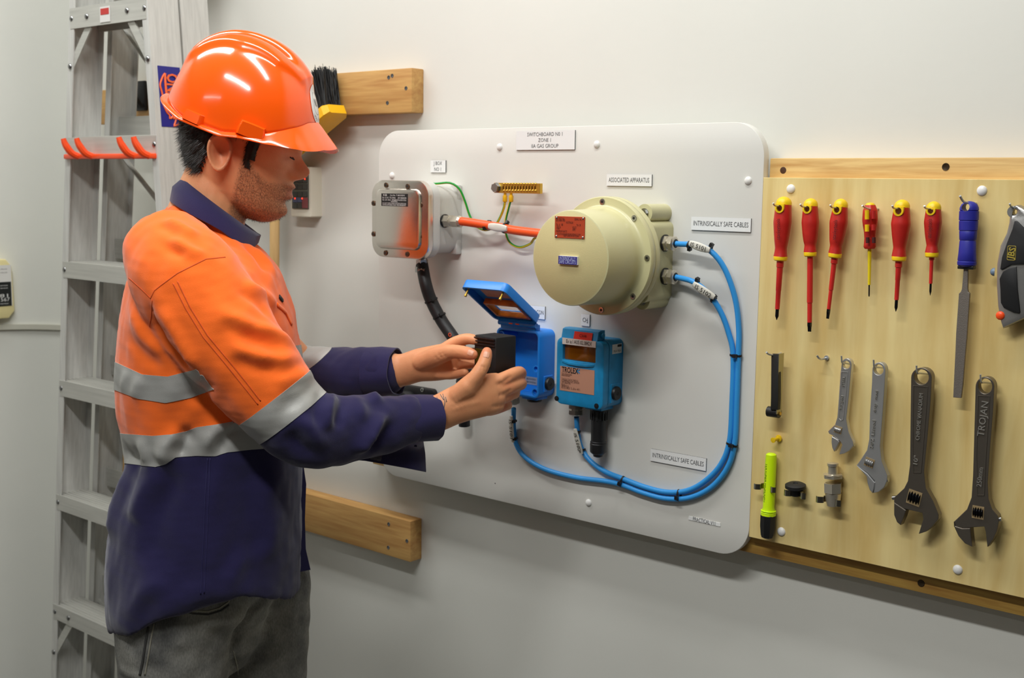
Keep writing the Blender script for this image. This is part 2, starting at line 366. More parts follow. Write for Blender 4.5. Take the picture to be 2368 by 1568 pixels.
# ================================================================= timber rails on the back wall
M_pine = wood('pine_timber', (208, 164, 98), (176, 124, 66), 'X')
M_pine2 = wood('pine_timber_pale', (224, 188, 122), (190, 142, 78), 'X', 1.4)
M_screw = mat('screw_zinc', (120, 122, 126), rough=0.35, metal=0.9)
M_scrb = mat('screw_brown', (70, 56, 40), rough=0.4, metal=0.7)
def screw(c, parent, m=None, r=0.0045, n=(0, -1, 0), name='screw'):
    c = np.asarray(c, float); nn = np.asarray(n, float); a, b, d = frame(nn)
    sl = 0.62*r
    part = join(loft([circ(c, a, b, r, n=12), circ(c+d*0.0008, a, b, r*0.92, n=12), circ(c+d*0.0002, a, b, r*0.5, n=12)]))
    return obj(name, *part, m or M_screw, parent)
def batten(label, X0, X1, Z0, Z1, h0, h1, m, screws, sm=None):
    o = obj('timber_rail', *rbox(((X0+X1)/2, -(h0+h1)/2, (Z0+Z1)/2), (X1-X0, h1-h0, Z1-Z0), 0.002), m, None); tag(o, label, 'timber rail')
    for px_, py_ in screws:
        c = P(px_, py_, h1); screw(c, o, sm, 0.0058 if sm else 0.0042)
    return o
batten('upper timber rail with a broom head against it above the worker', -2.95, P(952, 200, .035)[0], 1.742, 1.831, 0, .035, M_pine, ((899, 179), (939, 204), (896, 238), (907, 175)))
batten('lower timber rail on the wall beside the hem of the navy shirt', -2.95, P(949, 1250, .035)[0], .792, .882, 0, .035, M_pine, ((899, 1212), (941, 1251), (898, 1266)))
bt = batten('pale timber rail along the top edge of the plywood tool board', P(1780, 380, .04)[0], .6, 1.556, 1.6465, 0, .040, M_pine2, ((2187, 386),), M_scrb)
obj('knot', *dome((P(1811, 394, .04)[0], -.0398, P(1811, 394, .04)[2]), (0, -1, 0), .0065, .0006, 12, 3), mat('knot_brown', (74, 44, 24), .6), bt)
batten('timber rail under the bottom edge of the plywood tool board', -1.80, .6, .9875, 1.075, 0, .039, wood('pine_timber_olive', (196, 158, 78), (150, 104, 46), 'X'), ((2130, 1349),), M_scrb)
o = obj('timber_block', *rbox((P(890, 1085, .03)[0], -.019, .995+.04), (.06, .038, .09), .002), M_pine2, None); tag(o, 'small timber block peeking out behind the white board bottom left corner', 'timber block')

# black clip seen on the upper rail through the ladder
cl = empty('broom_clip', tuple(P(326, 240, .05))); tag(cl, 'black plastic tool clip on the upper rail seen through the ladder', 'clip')
c = P(326, 222, .04)
obj('base', *rbox((c[0], -.041, c[2]), (.05, .012, .075), .004), M_rub, cl)
obj('jaw', *tube([(c[0]-.018, -.05, c[2]-.03), (c[0]-.016, -.07, c[2]), (c[0], -.078, c[2]+.04), (c[0]+.016, -.07, c[2]), (c[0]+.018, -.05, c[2]-.03)], .006, 8), M_rub, cl)

# broom hanging on the upper rail, handle down
br = empty('broom', tuple(P(635, 700, .06))); tag(br, 'broom with yellow block and black bristles hung behind the hard hat', 'broom')
M_yel = mat('yellow_plastic', (250, 190, 20), rough=0.35)
A = P(781, 252, .075); B = P(560, 440, .075); dv = (B-A)/np.linalg.norm(B-A); nv = np.array([-dv[2], 0, dv[0]]); nv = nv if nv[2] > 0 else -nv
yv = np.array([0, 1.0, 0]); bl = []
for t, s in ((0, .75), (.012, 1), (.13, 1), (.26, 1), (np.linalg.norm(B-A)-.012, 1), (np.linalg.norm(B-A), .75)):
    c = A+dv*t; bl.append([c+nv*(-.013*s)+yv*(-.028*s), c+nv*(-.010*s)+yv*(-.034*s), c+nv*(.010*s)+yv*(-.034*s), c+nv*(.013*s)+yv*(-.028*s), c+nv*(.013*s)+yv*.028*s, c+nv*(-.013*s)+yv*.028*s])
obj('block', *loft(bl), M_yel, br)
H0 = P(636, 375, .075); obj('handle', *tube([H0, P(635, 560, .07), P(634, 900, .06)], .0112, 12, .05), wood('broom_handle_wood', (226, 190, 130), (200, 160, 100), 'Z'), br)
L = np.linalg.norm(B-A)
def bristles(t0, t1, m, name, kk, n):
    V = []; F = []
    for i in range(n):
        t = rnd.uniform(t0, t1); yy = rnd.uniform(-.024, .024); fan = (t/L-.5)
        p = A+dv*t+nv*.012+yv*yy
        top = p+nv*(.072*rnd.uniform(.86, 1.05))*0.55+np.array([-.014, 0, .072*rnd.uniform(.85, 1.06)])*0.62+dv*(fan*.02+rnd.uniform(-.006, .006))+yv*rnd.uniform(-.012, .012)
        sd = np.array([rnd.uniform(-1, 1), rnd.uniform(-1, 1), 0]); sd /= np.linalg.norm(sd)+1e-6; k = len(V)
        V += [p-sd*.0011, p+sd*.0011, top+sd*.0006, top-sd*.0006]; F.append((k, k+1, k+2, k+3))
    o = obj(name, V, F, m, br, None); o['kind'] = 'stuff'; return o
M_bris = mat('black_bristle', (16, 16, 17), rough=0.5)
bristles(.012, L-.012, M_bris, 'bristles', 0, 9000)
bristles(.085, .14, mat('yellow_bristle', (226, 176, 20), 0.5), 'yellow_bristles', 0, 700)

# alarm keypad on the wall behind the face
kp = empty('alarm_keypad', tuple(P(700, 505, .0))); tag(kp, 'ivory alarm keypad with lit buttons on the wall beside the face', 'keypad')
M_iv = mat('ivory_plastic', (226, 222, 204), rough=0.4)
hk = .032
X0, X1 = P(672, 450, hk)[0], P(719, 450, hk)[0]; Z0, Z1 = P(700, 502, hk)[2], P(700, 386, hk)[2]
obj('case', *prism(rrect(X0, X1, Z0, Z1, .004), 0, -hk, .002), M_iv, kp)
def kb(px0, py0, px1, py1, m, nm='button'):
    a = P(px0, py1, hk); b = P(px1, py0, hk); return obj(nm, *rbox(((a[0]+b[0])/2, -hk-.0012, (a[2]+b[2])/2), (abs(b[0]-a[0]), .003, abs(b[2]-a[2])), .0006, 1), m, kp)
M_key = mat('key_dark', (62, 64, 60), .4); M_kb = mat('key_blue', (76, 84, 112), .4); M_kr = mat('key_red', (128, 62, 66), .4)
kb(677, 403, 714.5, 482, mat('keypad_panel', (96, 98, 88), .4), 'panel')
def kb2(a, b, c, d, m):
    o = kb(a, b, c, d, m); o.location.y -= .0022; return o
for yy in (411, 426, 443):
    for xx in (680, 691.5, 703): kb2(xx, yy, xx+10, yy+12, M_key)
kb2(680.5, 457, 690, 468, M_kb); kb2(691, 457, 701, 468, M_kb); kb2(702, 457, 714, 481.5, M_kr); kb2(681, 470, 690, 481.5, M_key); kb2(691.5, 470, 701, 481.5, M_key)
for xx, yy in ((705, 414), (682, 459), (698.5, 459)):
    c = P(xx, yy, hk+.006); obj('indicator', *dome(c, (0, -1, 0), .0022, .001, 8, 3), mat('led_red', (255, 60, 30), .4, emit=1.2), kp)
# ================================================================= the white practice board
M_brd = mat('board_melamine', (228, 226, 219), rough=0.32, var=0.03, vscale=5, bump=0.03, bscale=250)
M_cap = mat('white_cap_plastic', (236, 234, 230), rough=0.35)
HB = 0.055
bd = obj('switchboard_panel', *prism(rrect(-1.8405, -.9475, .9800, 1.7045, .056, 10), -.039, -HB, .0012), M_brd, None)
tag(bd, 'large white board with rounded corners carrying the electrical practice gear', 'board')
def cap_at(px_, py_, parent, r=.0068):
    c = P(px_, py_, HB+.002); obj('screw_cap', *dome((c[0], -HB, c[2]), (0, -1, 0), r, .0045, 18, 6), M_cap, parent)
for q in ((905, 406), (1154, 340), (1379, 334), (1729, 418), (1360, 1163)): cap_at(*q, bd)
c = P(1145, 1118, HB); obj('hole', *dome((c[0], -HB+.0003, c[2]), (0, -1, 0), .0022, .0004, 8, 3), M_k, bd)

# engraved name plates
M_pl = mat('plate_white', (238, 238, 236), rough=0.3); M_ple = mat('plate_core', (60, 62, 66), rough=0.4); M_ink = mat('engraving', (92, 92, 94), rough=0.6)
def plate(label, tl, br_, lines, hh, th=.0026, core=None, ws=None):
    a = P(tl[0], tl[1], HB+th); b = P(br_[0], br_[1], HB+th)
    X0, X1, Z1, Z0 = a[0], b[0], a[2], b[2]
    e = empty('name_plate', ((X0+X1)/2, -HB, Z0)); tag(e, label, 'sign')
    obj('base', *box((X0, -HB, Z0), (X1, -HB-th+.0004, Z1)), core or M_ple, e, None)
    obj('face', *box((X0, -HB-th+.0004, Z0), (X1, -HB-th, Z1)), M_pl, e, None)
    n = len(lines); H = Z1-Z0
    for i, s in enumerate(lines):
        zc = Z1-H*(i+.5+(0.08 if i == 0 and n > 2 else 0)-(0.08 if i == 2 else 0))/n
        text(s, ((X0+X1)/2, -HB-th-.0003, zc), *AX, hh, M_ink, e, width=(ws[i] if ws else .7)*(X1-X0))
    return e
plate('name plate reading SWITCHBOARD N0 1 ZONE 1 IIA GAS GROUP', (1194, 303.8), (1328.6, 345.6), ['SWITCHBOARD N0 1', 'ZONE 1', 'IIA GAS GROUP'], .0072, ws=(.6, .215, .46))
plate('small name plate reading J BOX NO 1 above the metal junction box', (995.5, 371), (1030, 398.8), ['J BOX', 'NO 1'], .0075, ws=(.56, .45))
plate('name plate reading ASSOCIATED APPARATUS above the round enclosure', (1403, 403), (1506.6, 431), ['ASSOCIATED APPARATUS'], .0085, ws=(.9,))
plate('upper name plate reading INTRINSICALLY SAFE CABLES right of the round enclosure', (1598.8, 500.8), (1735.5, 537), ['INTRINSICALLY SAFE CABLES'], .0085, ws=(.92,))
plate('name plate reading BEACON half hidden behind the open blue lid', (1196, 703), (1259.5, 739), ['STROBE  BEACON'], .0085, ws=(.92,))
plate('small name plate reading CH4 below the round enclosure', (1344, 726), (1363, 755), ['CH'], .0085, ws=(.6,))
plate('lower name plate reading INTRINSICALLY SAFE CABLES inside the blue cable bend', (1504.5, 1037.5), (1632, 1089.5), ['INTRINSICALLY SAFE CABLES'], .0085, ws=(.92,))
plate('thin white label reading PRACTICAL V11 near the board bottom edge', (1592.5, 1193.7), (1665.5, 1218), ['PRACTICAL V11'], .0075, th=.0009, core=M_pl, ws=(.7,))
e = [o for o in bpy.data.objects if o.get('label', '').startswith('small name plate reading CH4')][0]
c = P(1358, 746, HB+.003); text('4', (c[0], -HB-.0029, c[2]), *AX, .0045, M_ink, e)

# ---------------------------------------------------------------- hardware helpers
M_steel = mat('zinc_steel', (176, 176, 174), rough=0.28, metal=1.0)
M_nick = mat('nickel_plate', (216, 208, 192), rough=0.28, metal=0.8)
M_brass = mat('brass', (214, 172, 70), rough=0.3, metal=0.7)
M_bk = mat('black_plastic', (22, 22, 24), rough=0.45)
def socket_screw(c, n, r, parent, ring=None):
    c = np.asarray(c, float); a, b, d = frame(n)
    o = obj('screw', *loft([circ(c, a, b, r, n=16), circ(c+d*.0012, a, b, r*.96, n=16), circ(c+d*.0014, a, b, r*.62, n=16)]), ring or M_steel, parent)
    obj('socket', *loft([circ(c+d*.00145, a, b, r*.5, n=6), circ(c+d*.0017, a, b, r*.45, n=6)]), M_bk, o)
    return o
def gland(base, d, r, L, parent, m=None, washer=True, wm=None):
    """cable gland: washer, hexagon, waist, dome nut and bore"""
    m = m or M_nick; base = np.asarray(base, float); d = np.asarray(d, float); d = d/np.linalg.norm(d)
    if washer: obj('washer', *cyl(base, base+d*.003, r*1.04, n=24), wm or M_bk, parent)
    g = obj('gland', *join(cyl(base+d*.003, base+d*L*.38, r*1.0, n=6), cyl(base+d*L*.38, base+d*L*.55, r*.82, n=20), cyl(base+d*L*.55, base+d*L*.88, r*.97, n=6), lathe(base+d*L*.88, base+d*L, [(0, r*.92), (L*.08, r*.8), (L*.12, r*.62)], 20)), m, parent, 30)
    a, b, _ = frame(d); obj('bore', *loft([circ(base+d*(L+.0002), a, b, r*.56, n=16), circ(base+d*(L+.0008), a, b, r*.52, n=16)]), M_bk, g)
    return g
def tie(c, d, r, parent, head=(0, -1, 0), rx=None, m=None, w=.0034):
    """cable tie: strap ring round a cable of radius r (rx, r for a bundle) and its head"""
    c = np.asarray(c, float); d = np.asarray(d, float); d /= np.linalg.norm(d)
    h = np.asarray(head, float); h = h-d*(h @ d); h /= np.linalg.norm(h); s = np.cross(d, h); rx = rx or r
    rings = []
    for rr, dd in ((0, -w/2), (0, w/2), (.0011, w/2), (.0011, -w/2)):
        rings.append(circ(c+d*dd, s, h, rx+.0003+rr, r+.0003+rr, n=24))
    k = c+h*(r+.003)+s*rx*.25
    hb = loft([[k+d*u*.0028+s*v*.0034+h*q for u, v in ((-1, -1), (1, -1), (1, 1), (-1, 1))] for q in (-.003, .003)])
    return obj('cable_tie', *join(loft(rings, closed=True), hb), m or M_bk, parent, 40)
def marker(p, q, s, parent, wd=.0135, yaxis=None):
    """printed white sleeve tied along a cable"""
    p = np.asarray(p, float); q = np.asarray(q, float); d = q-p; L = np.linalg.norm(d); d /= L; nrm = np.array([0, -1.0, 0]); nrm = nrm-d*(nrm @ d); nrm /= np.linalg.norm(nrm)
    s_ = np.cross(nrm, d); rings = []
    for t in np.linspace(0, 1, 9):
        k = .62+.38*math.sin(math.pi*min(1, max(0, t)))**.6; c = p+d*L*t+nrm*(.0018*math.sin(math.pi*t)); rings.append(circ(c, s_, nrm, wd/2*k, .0022, n=14))
    o = obj('marker_sleeve', *loft(rings), mat('sleeve_white', (226, 222, 210), .5, var=.12, vscale=60), parent)
    ya = np.cross(nrm, d) if yaxis is None else yaxis
    ya = -np.cross(d, nrm)
    if np.cross(d, ya) @ np.array([0, -1, 0]) < 0: ya = -ya
    text(s, p+d*L*.5+nrm*.0045, d, ya, .0072, M_k, o, width=L*.72)
    return o

# ---------------------------------------------------------------- metal junction box
M_cast = mat('cast_aluminium', (206, 204, 198), rough=0.42, metal=0.20, bump=0.08, bscale=500)
M_lidc = mat('machined_aluminium', (222, 214, 206), rough=0.24, metal=1.0, bump=0.05, bscale=700)
jx0, jx1, jz0, jz1 = -1.7500, -1.5940, 1.4535, 1.6035
jb = empty('junction_box', ((jx0+jx1)/2, -HB, jz0)); tag(jb, 'square cast metal junction box with eight lid screws and black data plate', 'junction box')
obj('body', *prism(rrect(jx0+.010, jx1-.010, jz0+.009, jz1-.009, .026, 8), -HB, -.128, 0), M_cast, jb)
obj('flange', *prism(rrect(jx0+.001, jx1-.001, jz0+.001, jz1-.001, .030, 8), -.127, -.1455, .0015), M_cast, jb)
lid = obj('lid', *prism(rrect(jx0, jx1, jz0, jz1, .030, 8), -.1465, -.160, .0025, bevb=.001), M_lidc, jb)
obj('raised_panel', *prism(rrect(jx0+.016, jx1-.018, jz0+.017, jz1-.016, .016, 8), -.1595, -.1675, .0055), M_lidc, lid)
for q in ((893, 428), (943, 431), (864, 470), (973, 474), (864, 541), (971, 547), (892, 585), (942, 588)):
    c = P(q[0], q[1], .160); o = socket_screw((c[0], -.1602, c[2]), (0, -1, 0), .0052, jb, mat('screw_recess', (110, 88, 70), .35, metal=.9))
a = P(882, 447, .168); b = P(942.5, 478, .168)
dp = obj('data_plate', *box((a[0], -.1675, b[2]), (b[0], -.1683, a[2])), M_bk, jb, None)
pw, ph_ = b[0]-a[0], a[2]-b[2]
for s, fx, fz, wd, hh in (('KB', .15, .86, .14, .004), ('Cat No. T-BOX/DN', .62, .86, .55, .003), ('Ex d IIC T6 IP66', .3, .66, .5, .003), ('SN 0028300', .8, .66, .32, .003), ('Ex tD A21 IP66', .3, .49, .5, .003), ('AUS Ex 03.3133X', .75, .49, .42, .003), ('WARNING', .5, .36, .25, .0028), ('DO NOT OPEN WHEN AN EXPLOSIVE GAS', .5, .22, .9, .0026), ('ATMOSPHERE MAY BE PRESENT', .5, .09, .9, .0026)):
    text(s, (a[0]+pw*fx, -.1686, b[2]+ph_*fz), *AX, hh, M_w, dp, width=pw*wd)
# wedge feet at the back right
for z_ in (jz0+.014, jz1-.03):
    obj('foot', *rbox((jx1-.018, -HB-.008, z_+.008), (.017, .016, .03), .003), M_cast, jb)
gb = PX(1028, 511, jx1-.010); ge = gb.copy(); 
gl = gland(gb, (1, 0, 0), .0125, .046, jb)
# bottom gland and hose clamp
hb_ = PX(976, 604, -1.668); hb_[2] = jz0+.009
gland(hb_, (0, 0, -1), .0125, .026, jb, M_steel, washer=False)

# orange power cable
M_oc = mat('orange_cable', (248, 92, 40), rough=0.38)
g0 = gb+np.array([.046, 0, 0]); 
oc = empty('orange_cable', tuple(g0)); tag(oc, 'thick orange cable running from junction box to round enclosure', 'cable')
g1 = np.array([-1.278, -.090, P(1248, 546, .09)[2]])
mids = [P(1150, 524.5, .088), P(1200, 534, .089)]
obj('sheath', *tube([g0-np.array([.012, 0, 0]), g0+np.array([.01, 0, 0])]+mids+[g1], .0083, 16), M_oc, oc)
dd = mids[1]-mids[0]
tie(P(1130, 521, .088), dd, .0086, oc, (0.2, -1, -.3)); tie(P(1168, 528, .088), dd, .0086, oc, (0, .6, 1))
marker(P(1130, 523, .098), P(1172, 529, .098), ' ', oc, .015)

# black conduit going down from the junction box
ho = empty('conduit_hose', tuple(hb_)); tag(ho, 'black flexible conduit curving down from the junction box', 'conduit')
h0 = hb_+np.array([0, 0, -.024])
hp = [h0, P(984, 655, .112), P(997, 695, .105), P(1021, 741, .098), P(1052, 787, .092), P(1078, 835, .085), P(1068, 885, .08)]
obj('hose', *tube(hp, .0122, 16), mat('black_hose', (30, 30, 31), rough=.5, bump=.1, bscale=300), ho)
cl = obj('hose_clamp', *join(lathe(h0+np.array([0, 0, -.004]), h0+np.array([0, 0, -.016]), [(0, .0128), (0, .0136), (.011, .0136), (.011, .0128)], 24), rbox(h0+np.array([.009, -.011, -.010]), (.009, .008, .008), .001), cyl(h0+np.array([.004, -.015, -.010]), h0+np.array([.018, -.010, -.010]), .0036, n=10)), M_steel, ho)
obj('seal', *cyl(h0+np.array([0, 0, .0]), h0+np.array([0, 0, -.0035]), .0125, n=20), M_bk, ho)
for i, q in ((2, (997, 695)), (3, (1016, 731))):
    c = P(q[0], q[1], .1005 if i == 3 else .106); tie(c, hp[3]-hp[2] if i == 3 else hp[2]-hp[1]+(hp[3]-hp[2]), .0124, ho, (1, -.35, .2))
c = P(1041, 773, .1065); text('o', c, (.76, 0, -.64), (.64, 0, .76), .013, mat('print_orange', (240, 84, 40), .5), ho)

# black conduit box behind the arms
kx = empty('conduit_box', tuple(P(950, 985, HB))); tag(kx, 'black plastic conduit box half hidden behind the forearms', 'box')
a = P(896, 985, .075); b = P(996, 887, .075)
obj('flange', *prism(rrect(a[0], b[0], P(950, 978, .07)[2], P(950, 894, .07)[2], .009), -HB, -.066, .003), M_bk, kx)
zc0, zc1 = P(950, 972, .07)[2], P(950, 900, .07)[2]
obj('cover', *lathe(((a[0]+b[0])/2-.008, -.066, (zc0+zc1)/2), ((a[0]+b[0])/2-.008, -.12, (zc0+zc1)/2), [(0, .028), (.012, .028), (.018, .025), (.02, .001)], 28), M_bk, kx)
for q in ((975, 902), (905, 902), (975, 962), (905, 960)): c = P(q[0], q[1], .068); socket_screw((c[0], -.066, c[2]), (0, -1, 0), .0045, kx)
obj('spout', *tube([P(1068, 885, .08), P(1072, 940, .075), P(1074, 985, .072)], .0115, 14), M_bk, kx)

# ---------------------------------------------------------------- brass earth bar and earth wires
eb = empty('earth_bar', tuple(P(1200, 446, HB))); tag(eb, 'brass earth bar with two rows of screws and one hexagon bolt', 'earth bar')
he = .084
a = P(1142, 446, he); b = P(1249, 424, he)
bx0, bx1, bz0, bz1 = a[0], b[0], a[2], b[2]
obj('bar', *rbox(((bx0+bx1)/2, -(he-.004), (bz0+bz1)/2), (bx1-bx0, .008, bz1-bz0), .0006, 1), M_brass, eb)
for xx in (bx0+.010, bx1-.024): obj('standoff', *cyl((xx, -HB, (bz0+bz1)/2), (xx, -.077, (bz0+bz1)/2), .004, n=12), M_cap, eb)
M_br2 = mat('brass_dark', (120, 84, 30), rough=.35, metal=1)
for i in range(12):
    c = P(1164+i*6.66, 435, he); obj('slot', *rbox((c[0], -he-.0001, c[2]), (.0032, .0012, .0075), .0003, 1), M_br2, eb)
    for py_ in (425.5, 441):
        d_ = P(1164+i*6.66, py_, he+.002); obj('terminal_screw', *dome((d_[0], -he, d_[2]), (0, -1, 0), .0026, .0026, 10, 4), M_brass, eb)
c = P(1144, 434, he+.006); obj('bolt', *join(cyl((c[0], -he, c[2]), (c[0], -he-.0075, c[2]), .0085, n=6, ph=.3), cyl((c[0], -he+.001, c[2]), (c[0], -he-.0012, c[2]), .0095, n=20)), M_steel, eb, 25)
M_gw = mat('wire_green', (20, 150, 50), rough=.35); M_yw = mat('wire_yellow', (236, 206, 30), rough=.35); M_lug = mat('lug_yellow', (222, 170, 20), rough=.35)
def earth_wire(label, pts, lug, n=10, ys=(0, 1, 2), r=.0023):
    V, F = tube(pts, r, n); mi = [1 if (k % n) in ys else 0 for k in range(len(F)-2)]+[0, 0]
    e = empty('earth_wire', tuple(pts[-1])); tag(e, label, 'wire')
    o = obj('insulation', V, F, [M_gw, M_yw], e, 180, mi)
    if lug is not None:
        q = np.asarray(lug); obj('lug', *join(rbox(q+np.array([0, 0, -.006]), (.0082, .0065, .013), .002), rbox(q+np.array([0, 0, .004]), (.005, .003, .01), .0005)), M_lug, e)
    return e
earth_wire('green and yellow earth wire arching from behind junction box to the earth bar', [np.array([-1.66, -.118, 1.600]), P(1006, 425, .108), P(1040, 423, .095), P(1062, 437, .085), P(1075, 465, .078), P(1086, 498, .072), P(1100, 522, .07), P(1122, 532, .07), P(1143, 524, .07), P(1157, 502, .072), P(1166, 478, .078), P(1168, 462, .081)], P(1168, 452, .081), ys=(6, 7, 8))
earth_wire('green and yellow earth wire looping down to the round enclosure', [P(1181, 462, .081), P(1175, 485, .076), P(1169, 512, .072), P(1170, 540, .07), P(1180, 562, .07), P(1202, 572, .071), P(1226, 564, .075), P(1250, 548, .082), np.array([-1.273, -.085, 1.497])], P(1182, 452, .081), ys=(0, 1, 9))

# ---------------------------------------------------------------- round flameproof enclosure
M_bei = mat('beige_enamel', (204, 198, 152), rough=0.36, bump=0.05, bscale=700, coat=.15)
M_beif = mat('beige_enamel_textured', (202, 190, 138), rough=0.5, bump=0.16, bscale=1300)
ex, ez = -1.1935, 1.4805
fe = empty('flameproof_enclosure', (ex, -HB, ez-.1)); tag(fe, 'big round beige flameproof enclosure with bolted flange and red data plate', 'enclosure')
obj('rear_body', *prism(rrect(ex-.080, ex+.0795, ez-.076, ez+.06, .012), -HB, -.127, .002), M_bei, fe)
for sx in (-1, 1):
    for sz in (-1, 1):
        bx, bz = ex+sx*.0595, ez+sz*.0735
        o = obj('mounting_boss', *cyl((bx, -HB, bz), (bx, -.115, bz), .0155, n=24), M_bei, fe)
        obj('bolt', *join(cyl((bx, -.115, bz), (bx, -.121, bz), .0072, n=6), cyl((bx, -.115, bz), (bx, -.1165, bz), .0085, n=16)), M_steel, o, 25)
c0 = np.array([ex, -.124, ez]); out_ = np.array([ex, -.3, ez])
obj('rear_flange', *lathe(c0, out_, [(0, .097), (.002, .1005), (.012, .1005), (.0135, .0995)], 72), M_bei, fe, 40)
cv = obj('cover', *lathe(c0, out_, [(.0138, .096), (.0140, .0998), (.0155, .1008), (.025, .1005), (.0268, .099), (.027, .088), (.0275, .086), (.030, .083), (.034, .0808), (.040, .0800), (.1125, .0785), (.1155, .0777), (.1165, .0757)], 72), M_bei, fe, 40)
obj('cover_face', *lathe(c0, out_, [(.1160, .0762), (.1168, .0752), (.1169, .0005)], 72), M_beif, cv, 40)
for k in range(8):
    a_ = R_(45*k+1); socket_screw((ex+.0915*math.cos(a_), -.151, ez+.0915*math.sin(a_)), (0, -1, 0), .0052, fe)
FH = .241
M_red = mat('plate_red', (186, 74, 44), rough=.4, metal=.2); M_redk = mat('plate_red_print', (74, 30, 24), .5)
a = P(1284, 499.5, FH); b = P(1352.5, 553, FH); pw, ph_ = b[0]-a[0], a[2]-b[2]
rp = obj('data_plate', *rbox(((a[0]+b[0])/2, -FH-.0005, (a[2]+b[2])/2), (pw, .001, ph_), .0003, 1), M_red, fe, None); rp['label'] = 'red metal data plate with four rivets'
for fx in (.06, .94):
    for fz in (.07, .93): obj('rivet', *dome((a[0]+pw*fx, -FH-.001, b[2]+ph_*fz), (0, -1, 0), .0021, .0014, 10, 4), M_steel, rp)
for s, fx, fz, wd, hh in (('D.TEST No', .2, .88, .26, .004), ('Ex d ANN 1476', .2, .80, .30, .004), ('SERIAL No.', .78, .88, .24, .004), ('AUSTRALIA', .5, .72, .24, .004), ('Ex  d   IIB', .17, .61, .22, .004), ('T4  IP', .8, .61, .14, .004), ('AUS Ex', .14, .50, .14, .004), ('VOLTS', .66, .50, .13, .004), ('TYPE', .12, .40, .1, .004), ('AMPS', .65, .40, .1, .004), ('MAXIMUM WATTS', .24, .30, .36, .004), ('ISOLATE ELSEWHERE BEFORE OPENING COVER', .48, .18, .78, .0035), ('KEEP FLAME PATHS CLEAN', .56, .11, .5, .0035)):
    text(s, (a[0]+pw*fx, -FH-.0013, b[2]+ph_*fz), *AX, hh, M_redk, rp, width=pw*wd)
a = P(1291.5, 591.5, FH+.004); b = P(1334, 613, FH+.004); pw, ph_ = b[0]-a[0], a[2]-b[2]
bp_ = obj('warning_plate', *box((a[0], -FH+.0005, b[2]), (b[0]+.0006, -FH-.0038, a[2]+.0004)), mat('plate_core_white', (236, 236, 234), .4), fe, None); bp_['label'] = 'small blue plate with white lettering'
obj('plate_face', *box((a[0], -FH-.0038, b[2]), (b[0], -FH-.0043, a[2])), mat('plate_blue', (46, 48, 130), .35), bp_, None)
M_lb = mat('print_pale_blue', (176, 186, 226), .5)
text('INTRINSICALLY', ((a[0]+b[0])/2, -FH-.0046, b[2]+ph_*.72), *AX, .0062, M_lb, bp_, width=pw*.86)
text('SAFE CIRCUITS', ((a[0]+b[0])/2, -FH-.0046, b[2]+ph_*.28), *AX, .0062, M_lb, bp_, width=pw*.9)
g51 = PX(1537, 562, ex+.0795); g52 = PX(1537, 639, ex+.0795)
gland(g51, (1, 0, 0), .0138, .022, fe); gland(g52, (1, 0, 0), .0138, .022, fe)

# ---------------------------------------------------------------- blue intrinsically safe cables
M_bc = mat('blue_cable', (54, 156, 232), rough=.4)
hc = .0615
def blue(label, pts, r=.0047):
    e = empty('blue_cable', tuple(pts[-1])); tag(e, label, 'cable'); obj('sheath', *tube(pts, r, 12, .008), M_bc, e); return e
s51 = g51+np.array([.020, 0, 0]); s52 = g52+np.array([.020, 0, 0])
cA = blue('blue cable marked IS 5101 looping round to the bottom of the open blue box',
     [s51, s51+np.array([.012, 0, -.0005]), P(1612, 567, .086), P(1645, 582, .082), P(1676, 622, .074), P(1700, 690, .066), P(1708.5, 760, hc)]+[P(x, y, hc) for x, y in ((1707.5, 822), (1704, 930), (1699, 1025), (1682, 1082), (1645, 1127), (1595, 1151), (1540, 1153), (1485, 1139), (1440, 1122), (1400, 1113), (1330, 1104), (1262, 1086), (1216, 1059), (1194, 1028), (1188, 990))]+[P(1188, 945, .078)])
cB = blue('blue cable marked IS 5102 looping round to the bottom of the gas detector',
     [s52, s52+np.array([.012, 0, -.001]), P(1606, 653, .084), P(1640, 681, .078), P(1667, 722, .070), P(1685, 770, .064)]+[P(x, y, hc) for x, y in ((1695.5, 822), (1693, 930), (1687, 1020), (1667, 1074), (1630, 1113), (1588, 1135), (1540, 1138), (1490, 1126), (1440, 1107), (1398, 1090), (1364, 1065), (1344, 1035))]+[P(1336, 1000, .068), P(1333, 965, .078)])
for q, hx, d_ in (((1701.5, 822), None, (0, 0, 1)), ((1693, 1028), None, (.2, 0, 1)), ((1570, 1146), None, (1, 0, 0)), ((1439, 1114), None, (1, 0, -.3))):
    tie(P(q[0], q[1], hc), d_, .0049, cA, (0, -1, 0), rx=.0098)
tie(P(1594, 566, .087), (1, 0, -.2), .005, cA, (0, .3, -1)); tie(P(1641, 576, .083), (1, 0, -.6), .005, cA, (.5, 0, 1))
marker(P(1594, 562, .094), P(1641, 579, .090), 'IS 5101', cA)
tie(P(1611, 655, .083), (1, 0, -.5), .005, cB, (.4, -.3, 1)); tie(P(1650, 693, .075), (1, 0, -.9), .005, cB, (.5, -.4, .7))
marker(P(1603, 656, .091), P(1652, 688, .084), 'IS 5102', cB)
marker(P(1182, 962, .083), P(1186, 1022, .072), 'IS 5101', cA, .011); tie(P(1188, 973, .074), (0, 0, 1), .005, cA, (.6, -1, 0)); tie(P(1190, 1013, .066), (0, 0, 1), .005, cA, (.6, -1, 0))
marker(P(1330, 992, .083), P(1345, 1049, .070), 'IS 5102', cB, .011); tie(P(1335, 998, .070), (0, 0, 1), .005, cB, (.6, -1, 0)); tie(P(1347, 1041, .063), (.4, 0, -1), .005, cB, (.6, -1, 0))

